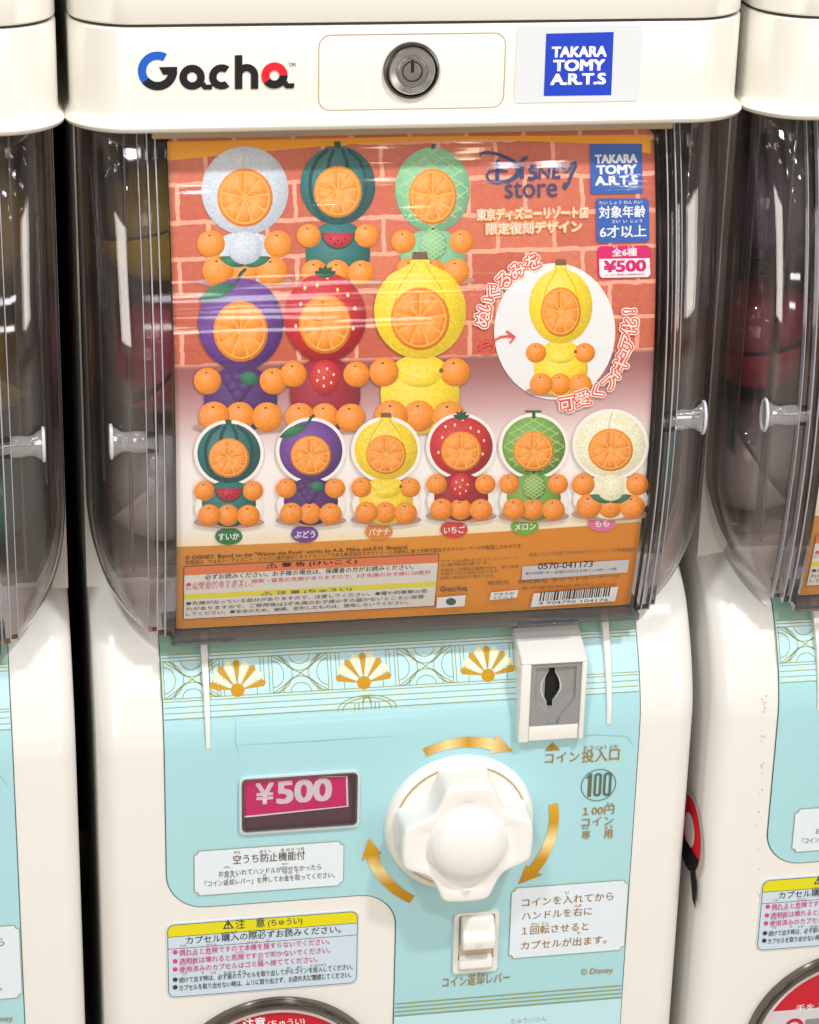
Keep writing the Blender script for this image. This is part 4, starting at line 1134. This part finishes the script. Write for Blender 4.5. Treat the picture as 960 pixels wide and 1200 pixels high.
def arrangement(kind, cx, cy, rx, ry, bottom, base_m, glow=False, off=.0001):
    """big fruit behind a halved orange, with whole oranges and one more small fruit in front"""
    P_ = Print(SW, off, .00001)
    if glow:
        P_.ell(cx, cy, rx + 4, ry + 4, F['glow'], 36); P_.ell(cx, bottom - 22, rx + 3, 25, F['glow'], 30)
    hb = bottom - (cy + ry)
    P_.ell(cx, bottom - 4, rx * 1.12, 7, SHP, 30)
    P_.ell(cx, bottom - hb * .52, rx * .86, hb * .55, base_m, 30)
    fruit(kind, P_, cx, cy, rx, ry)
    cut_orange(P_, cx, cy + ry * .16, rx * .64, ry * .66)
    r = rx * .34
    q = cy + ry + (bottom - cy - ry) * .18
    orange(P_, cx - rx * .78, q, r * .95, r * .92); orange(P_, cx + rx * .76, q, r * .95, r * .92)
    orange(P_, cx - rx * .02, bottom - r * 1.0, r * 1.02, r); orange(P_, cx - rx * .62, bottom - r * 1.0, r * 1.06, r * 1.02); orange(P_, cx + rx * .62, bottom - r * .95, r * 1.06, r * 1.02)
    small_item(kind, P_, cx, q + r * .25, rx * .40)
    return P_.build('fruit_picture', poster)
deco = Print(SW, .00005)
deco.ppoly([(196, 166), (196, 188), (300, 178), (420, 168), (560, 163), (690, 168), (763, 180), (763, 158), (480, 160)], orange_t)
deco.build('orange_swoosh', poster); deco = Print(SW, .00005)
fb = [(205 + i * 54, 641 - i * 0.4 + (-7 * sin(pi * i / 20)) - (i ** 2) * .18) for i in range(11)]
deco.poly([(PX0 + .0002, ZB + .0008), (PX1 - .0002, ZB + .0008)] + [((PX1 - .0002) - (PX1 - PX0 - .0004) * (1 - i / 10), at(SW, *p)[1]) for i, p in enumerate(fb)][::-1], orange_b)
deco.build('orange_border', poster)
arrangement('wpeach', 287, 223, 51, 52, 334, F['white'], off=.0003)
arrangement('water', 396, 217, 44, 46, 334, F['teal'], off=.0004)
arrangement('melon', 507, 222, 44, 50, 332, F['green'], off=.0003)
arrangement('grape', 282, 379, 50, 54, 504, F['purpled'], off=.0008)
arrangement('berry', 381, 371, 48, 52, 504, F['redk'], off=.0009)
arrangement('banana', 492, 364, 54, 56, 505, F['yellow'], off=.0008)
for (kx_, ky_, kind, bm_, bt) in ((268, 530, 'water', F['teal'], 615), (364, 527, 'grape', F['purpled'], 613), (452, 526, 'banana', F['yellow'], 612), (540, 522, 'berry', F['redk'], 608), (625, 522, 'lime', F['lime'], 608), (715, 520, 'peach', F['cream'], 606)):
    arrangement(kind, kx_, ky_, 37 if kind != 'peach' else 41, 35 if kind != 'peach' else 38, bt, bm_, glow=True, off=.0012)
# round white vignette with the banana arrangement
P_ = Print(SW, .0004); P_.ell(650, 388, 71, 80, mat('vignette_white', (.86, .85, .84, 1), .45), 60); P_.build('round_vignette', poster)
arrangement('banana', 657, 358, 37, 44, 462, F['yellow'], off=.0006)

# wordmarks and lettering on the poster
navy = mat('navy_ink', srgb(54, 64, 110), .4)
P_ = Print(SW, .0006, .00001)
def sk_(pts, w, tp=None): P_.stroke(pts, w, navy, taper=tp, lift=False)
sk_([(562, 183), (563, 179.5), (570, 178), (583, 180), (596, 185.5), (605, 192), (608, 199), (605, 206), (596, 211.5), (584, 213.5), (574, 212), (570, 206), (573, 200.5), (581, 199), (590, 199.5), (595, 201)], .0013, [.5, .8, 1, 1.1, 1.3, 1.7, 1.9, 1.7, 1.3, 1, .9, 1, 1, .9, 1, .6])
sk_([(584, 187), (583, 195), (582.5, 204), (583, 212)], .0019)
sk_([(612, 194), (611, 201), (611.5, 209)], .0021)
P_.ell(614, 186, 5.4, 2.5, navy, 16, -.55)
sk_([(629, 195), (623.5, 194), (620.5, 197), (622, 200.5), (627.5, 202.5), (628, 206.5), (624, 209), (618.5, 208.5)], .0017)
sk_([(632, 209), (632.5, 195.5), (643, 207.5), (643.5, 193.5)], .0017)
sk_([(656, 194), (649, 194.5), (648.5, 207.5), (656.5, 207)], .0017); sk_([(649, 200.8), (655, 200.3)], .0015)
sk_([(660, 190), (659.5, 197), (663, 200.5), (668, 198), (671, 190.5), (674, 190), (674.5, 194), (670, 203), (666, 214), (662, 221), (660, 219), (662, 213)], .0016, [1, 1, 1, 1, 1, .9, 1, 1, .9, .8, .7, .5])
P_.k += 1
P_.text('store', 592, 232, 653, 230, 19, navy, .012)
P_.build('store_wordmark', poster)
def outlined(lines, name, inner, ring1, ring2, r1=.075, r2=.14, off=.0007):
    P_ = Print(SW, off, .00006)
    for bold, m_ in ((r2, ring2), (r1, ring1), (.01, inner)):
        for (s_, a, b, c, d, h) in lines: P_.text(s_, a, b, c, d, h, m_, bold, lift=False)
        P_.k += 1
    return P_.build(name, poster)
orgr = mat('orange_red_ink', srgb(226, 116, 66), .4); creamw = mat('cream_white_ink', srgb(255, 240, 224), .4)
outlined([('東京ディズニーリゾート店', 559, 257, 689, 255, 13), ('限定復刻デザイン', 570, 274, 681, 271, 13)], 'caption', creamw, orgr, mat('yellow_outline_ink', srgb(250, 200, 120), .4), .05, .10)
# captions along the arcs round the vignette
P_ = Print(SW, .0010, .00006)
left = [('ぬ', 565, 372, -72), ('い', 570, 356, -62), ('ぐ', 578, 341, -52), ('る', 590, 328, -42), ('み', 606, 316, -34), ('を', 624, 306, -24)]
right = [('可', 664, 473, -8), ('愛', 682, 466, -14), ('く', 699, 458, -32), ('フ', 714, 448, -42), ('ィ', 719, 439, -50), ('ギ', 727, 425, -58), ('ュ', 731, 413, -64), ('ア', 735, 400, -74), ('化', 737, 382, -82), ('!', 737, 364, -90)]
for bold, m_ in ((.17, creamw), (.10, redo), (.015, creamw)):
    for ch, a, b, an in left + right: P_.glyph_at(ch, a, b, .0078, radians(an), m_, bold, lift=False)
    P_.k += 1
P_.build('arc_caption', poster); P_ = Print(SW, .0010, .00003)
for seg in ([(555, 415), (560, 408), (568, 404), (575, 402)], ):
    P_.stroke(seg, .0009, redo)
P_.stroke([(571 + 8 * cos(radians(a)), 406 + 7 * sin(radians(a))) for a in range(150, 500, 20)], .0009, redo)
P_.stroke([(578, 399), (586, 394), (594, 393), (602, 394)], .0009, redo); P_.stroke([(593, 387), (603, 394), (597, 401)], .0010, redo)
P_.build('loop_arrow', poster)
P_ = Print(SW, .0006, .00003)
maker(P_, [(691, 168), (752, 168), (753, 226), (692, 227)], blue2, wht)
P_.ppoly([(698, 235), (701, 232), (757, 232), (760, 235), (761, 280), (758, 283), (702, 284), (699, 281)], blue2)
P_.text('対象年齢', 702, 255, 756, 254, 14, wht, .025); P_.text('6才以上', 703, 278, 757, 277, 14, wht, .025)
P_.text('たい しょう ねん れい', 702, 239, 752, 238, 4, wht, .01); P_.text('さい  い  じょう', 717, 261, 752, 260, 4, wht, .01)
P_.build('age_label', poster)
P_ = Print(SW, .0006, .00003)
P_.ppoly([(700, 291), (703, 288), (758, 287), (762, 290), (763, 322), (760, 325), (704, 326), (701, 323)], magenta)
P_.ppoly([(702, 303), (761, 302), (762, 321), (759, 324), (705, 325), (702.5, 322)], wht)
P_.text('全6種', 717, 300, 746, 299, 9, wht, .03); P_.text('ぜん', 718, 290, 724, 290, 3, wht, .01); P_.text('しゅ', 736, 290, 743, 290, 3, wht, .01)
P_.text('¥500', 708, 318, 756, 317, 13, magenta, .05); P_.text('メーカー希望小売価格(税込)', 708, 323.5, 756, 322.5, 3.2, magenta, .0)
P_.build('price_label', poster)
# name bubbles
for s_, x_, y_, c_ in (('すいか', 268, 628, (30, 120, 62)), ('ぶどう', 357, 625.5, (112, 64, 146)), ('バナナ', 444, 622.5, (232, 134, 50)), ('いちご', 532, 620, (214, 60, 54)), ('メロン', 615, 616.5, (118, 170, 40)), ('もも', 705, 612.5, (222, 112, 158))):
    P_ = Print(SW, .0006, .00003); P_.ell(x_, y_, 16, 10, mat('bubble_%d_%d_%d' % c_, srgb(*c_), .4), 30)
    w = 12 if len(s_) > 2 else 8
    P_.text(s_, x_ - w, y_ + 4.4, x_ + w, y_ + 3.9, 8, wht, .03); P_.build('name_bubble', poster)
# small print at the foot
P_ = Print(SW, .0006, .00003)
P_.text('© DISNEY. Based on the "Winnie the Pooh" works by A.A. Milne and E.H. Shepard.', 217, 656, 478, 644.5, 6, black, .008)
P_.text('本商品は、ウォルト・ディズニー・ジャパン株式会社とのライセンシーである株式会社タカラトミーとの契約に基づき株式会社タカラトミーアーツが製造したものです。', 217, 661, 612, 641.5, 5, black, .004)
P_.build('small_print', poster)
P_ = Print(SW, .0006, .00003)
pale = mat('caution_white_ink', (.74, .70, .64, 1), .4); pinkb = mat('caution_red_band', srgb(226, 120, 76), .4); yelb = mat('caution_yellow_band', srgb(226, 214, 60), .4)
def pbox(x0, x1, ya, yb, m_, e=0):
    za = at(SW, 360, ya)[1] - e; zb__ = at(SW, 360, yb)[1] + e
    a = at(SW, x0, 690)[0] + e; b = at(SW, x1, 680)[0] - e
    P_.poly([(a, zb__), (b, zb__), (b, za), (a, za)], m_); return za, zb__
pbox(215, 512, 656, 718, dgrey); pbox(215, 512, 656, 718, pinkb, .0003); pbox(215, 512, 666, 717.5, pale, .0003); pbox(215, 512, 688, 695, yelb, .0003)
P_.text('⚠ 警 告 (けいこく)', 312, 665, 418, 661, 6, black, .03)
P_.text('必ずお読みください。お子様の場合は、保護者の方がお読みください。', 240, 677, 484, 668, 6, black, .015)
P_.text('●小部品があります。誤飲・窒息の危険がありますので、3才未満のお子様には絶対', 218, 684.5, 504, 674.5, 5, magt, .008)
P_.text('に与えないでください。', 218, 690.5, 296, 687, 4.2, magt, .008)
P_.text('⚠ 注 意 (ちゅうい)', 306, 697, 412, 692.5, 4.6, dgrey, .02)
P_.text('●先端が尖っている部分がありますので、注意してください。●電わ的衝撃の恐', 218, 706.5, 500, 696, 4.4, dgrey, .008)
P_.text('れがありますので、ご使用後は3才未満のお子様の手の届かないところに保管', 218, 713, 496, 702.5, 4.4, dgrey, .008)
P_.text('してください。●安全のため、破損、変形したものは、使用しないでください。', 218, 719, 478, 709, 4.2, dgrey, .008)
P_.build('caution_box', poster)
P_ = Print(SW, .0006, .00003)
for i, (s_, b) in enumerate((('ガチャは(株)タカラトミーアーツ', 608), ('の登録商標です。', 575), ('本商品には複数の種類があり、同じ商品', 607), ('が続けて出る場合もあります。', 585), ('画像と商品は多少異なります。', 580))):
    P_.text(s_, 516, 659 + i * 5.0, b, 655.5 + i * 5.0, 3.7, brown, .005)
P_.text('商品についてのお問い合わせはタカラトミーアーツお客様相談室', 620, 651, 744, 646, 4.5, brown, .004)
P_.ppoly([(612, 663), (737, 655), (735, 670), (611, 679)], mat('tel_box_ink', (.62, .60, .62, 1), .4))
P_.text('0570-041173', 630, 667, 694, 663, 7, black, .02); P_.text('受付時間 月〜金曜日(祝日を除く)10時〜17時', 615, 674, 722, 668, 4, dgrey, .004)
P_.text('発売元　株式会社 タカラトミーアーツ', 570, 686, 725, 677, 5, brown, .008); P_.text('東京都葛飾区青戸4-19-16', 610, 691, 722, 684.5, 3.4, brown, .004)
x_ = at(SW, 515, 693)[0]; z_ = at(SW, 515, 693)[1]
gacha(P_, x_, z_, .0034, mat('dull_brown_ink', srgb(110, 80, 50), .4))
P_.ppoly([(512, 699), (545, 696), (544, 709), (511, 711.5)], wht); P_.ell(528, 703.8, 6, 4.4, mat('badge_green', srgb(64, 96, 80), .4), 18)
P_.ppoly([(575, 693), (607, 690), (605, 699), (573, 702)], wht); P_.text('対象年齢', 578, 697, 602, 695, 3, dgrey, .005); P_.text('6才以上', 578, 701, 602, 699, 3, dgrey, .005)
P_.ppoly([(625, 694), (724, 686), (720, 703), (621, 710)], wht)
rb = random.Random(5); xx = 633.
while xx < 716:
    w = rb.choice((.8, 1.2, 1.8, 2.4)); yy = 693 - (xx - 625) * .075
    P_.ppoly([(xx, yy), (xx + w, yy - .07), (xx + w - 2, yy + 11), (xx - 2, yy + 11.1)], black, lift=False); xx += w + rb.choice((.9, 1.3, 1.9))
P_.k += 1
P_.text('4 904790 104176', 630, 708.5, 712, 702, 3.5, black, .004)
P_.build('maker_details', poster)

# ------------------------------------------------------------------ capsules
cap_cols = {'pink': (.70, .05, .12, 1), 'yellow': (.85, .60, .02, 1), 'white': (.70, .70, .72, 1), 'teal': (.05, .30, .30, 1), 'orange': (.75, .25, .04, 1), 'purple': (.22, .08, .30, 1)}
capclear = sheet('clear_capsule_plastic', (.96, .97, .98, 1), 1.4, .03, haze=.03)
def capsule(x, y, z, r, colour, rot, label):
    root = empty('toy_capsule', (x, y, z - r))
    tag(root, label, 'capsule', 'toy capsules inside the machines')
    M = Matrix.Rotation(rot[0], 4, 'X') @ Matrix.Rotation(rot[1], 4, 'Y')
    def half(name, s_, m_, rr, parent, inner=False):
        v = []; f = []; n = 28; k_ = 10
        prof = [(rr * cos(radians(90 * i / k_) * .995), s_ * rr * sin(radians(90 * i / k_) * .995)) for i in range(k_ + 1)]
        if not inner: prof = [(rr * 1.03, -s_ * .0016), (rr * 1.03, s_ * .0016)] + prof
        for q, h in prof:
            for i in range(n):
                a = 2 * pi * i / n; c = M @ Vector((q * cos(a), q * sin(a), h)); v.append((x + c.x, y + c.y, z + c.z))
        for j in range(len(prof) - 1):
            for i in range(n): q = (i + 1) % n; f.append((j * n + i, j * n + q, (j + 1) * n + q, (j + 1) * n + i))
        f.append(tuple(range((len(prof) - 1) * n, len(prof) * n)))
        if inner: f.append(tuple(range(n)))
        return mk(name, v, f, m_, parent)
    cm = mat('capsule_' + colour, cap_cols[colour], .25, coat=.4)
    half('capsule_base', -1, cm, r, root)
    half('capsule_lid', 1, capclear, r * .985, root)
    half('toy_wrapper', 1, mat('wrapper_' + colour, tuple(min(1, c * .9 + .08) for c in cap_cols[colour][:3]) + (1,), .3, bump=.8, bscale=180), r * .80, root, inner=True)
CR = .0325
def pile(dx, where, seq):
    """capsules resting on each other behind the side windows"""
    for (x, y, z, c, words) in seq:
        capsule(x + dx, y, z, CR, c, (random.uniform(-1, 1), random.uniform(-1, 1)), words % where)
L0 = -.047 + CR + .0009
H_ = 2 * CR + .0016
pile(0, 'middle machine', [
    (-.1085, .095, L0, 'white', 'white based capsule lowest behind the left side window of the %s'),
    (-.1085, .097, L0 + H_, 'pink', 'dark pink capsule in the middle of the left side window of the %s'),
    (-.1085, .099, L0 + 2 * H_, 'yellow', 'yellow capsule topmost behind the left side window of the %s'),
    (.1085, .095, L0, 'teal', 'teal capsule lowest behind the right side window of the %s'),
    (.1085, .097, L0 + H_, 'orange', 'orange capsule in the middle of the right side window of the %s')])
pile(-.307, 'left machine', [
    (.1085, .095, L0, 'teal', 'dark teal capsule lowest behind the right side window of the %s'),
    (.1085, .097, L0 + H_, 'yellow', 'bright yellow capsule in the right side window of the %s'),
    (.1085, .099, L0 + 2 * H_, 'yellow', 'yellow capsule topmost in the right side window of the %s')])
pile(.307, 'right machine', [
    (-.1085, .095, L0, 'white', 'white based capsule lowest behind the left side window of the %s'),
    (-.1085, .097, L0 + H_, 'pink', 'dark red capsule behind the left side window of the %s'),
    (-.1085, .099, L0 + 2 * H_, 'purple', 'purple capsule topmost in the left side window of the %s')])

# ------------------------------------------------------------------ neighbours in the row
def copy_tree(o, parent=None):
    c = o.copy(); COL.objects.link(c)
    if parent is not None:
        mpi = o.matrix_parent_inverse.copy(); c.parent = parent; c.matrix_parent_inverse = mpi
    for ch in list(o.children): copy_tree(ch, c)
    return c
for dx, lab, plab in ((-.307, 'white capsule machine at the left edge, only its right side showing', 'poster card in the window of the machine at the left edge'),
                (.307, 'white capsule machine at the right edge with brown scuffs down its corner', 'poster card in the window of the machine at the right edge')):
    c = copy_tree(mach); c.location.x += dx; c['label'] = lab
    q = empty('poster', (poster.location.x + dx, poster.location.y, poster.location.z)); tag(q, plab, 'poster')
    for ch in poster.children:
        if ch.name.split('.')[0] in ('card', 'card_back', 'orange_border', 'caution_box', 'maker_details'):
            d = ch.copy(); COL.objects.link(d); d.parent = q; d.matrix_parent_inverse = ch.matrix_parent_inverse.copy()
poster['group'] = 'posters in the machine windows'
for o in bpy.data.objects:
    if o.name.startswith('poster.'): 
        if o.type == 'EMPTY': o['group'] = 'posters in the machine windows'
    if dx and o.name == 'x': pass
# the flank wordmark shows only on the right machine
for o in [o for o in bpy.data.objects if o.name.startswith('side_wordmark')]:
    if o.parent.location.x < .1: bpy.data.objects.remove(o)
# scuffs on the right machine
right = [o for o in bpy.data.objects if o.type == 'EMPTY' and o.get('label', '').startswith('white capsule machine at the right')][0]
sc = bmesh.new(); rr_ = random.Random(11)
for k in range(34):
    t = rr_.random(); px_ = 897 - t * 10 + rr_.uniform(-3, 3); py_ = 812 + t * 260 * (rr_.random() ** .5)
    p = ray(px_, py_, .0)
    x = p.x; z = p.z
    dxx = abs(x - .307); yy = 0
    if dxx > HW - .024:
        q = dxx - (HW - .024); yy = .024 - sqrt(max(0, .024 ** 2 - min(q, .0235) ** 2))
    s_ = rr_.uniform(.0002, .0006)
    vv = [sc.verts.new((x + s_ * cos(a) * .6, yy + Ybody(z) - .0003, z + s_ * 1.4 * sin(a))) for a in (0, 1.2, 2.3, 3.4, 4.6, 5.5)]
    sc.faces.new(vv)
me = bpy.data.meshes.new('scuff'); sc.to_mesh(me); sc.free(); me.materials.append(mat('brown_scuff', srgb(176, 156, 118), .6))
so = bpy.data.objects.new('scuff', me); COL.objects.link(so); so.parent = right; so.matrix_parent_inverse = Matrix.Translation(right.location).inverted()
bpy.data.objects.remove(_to)
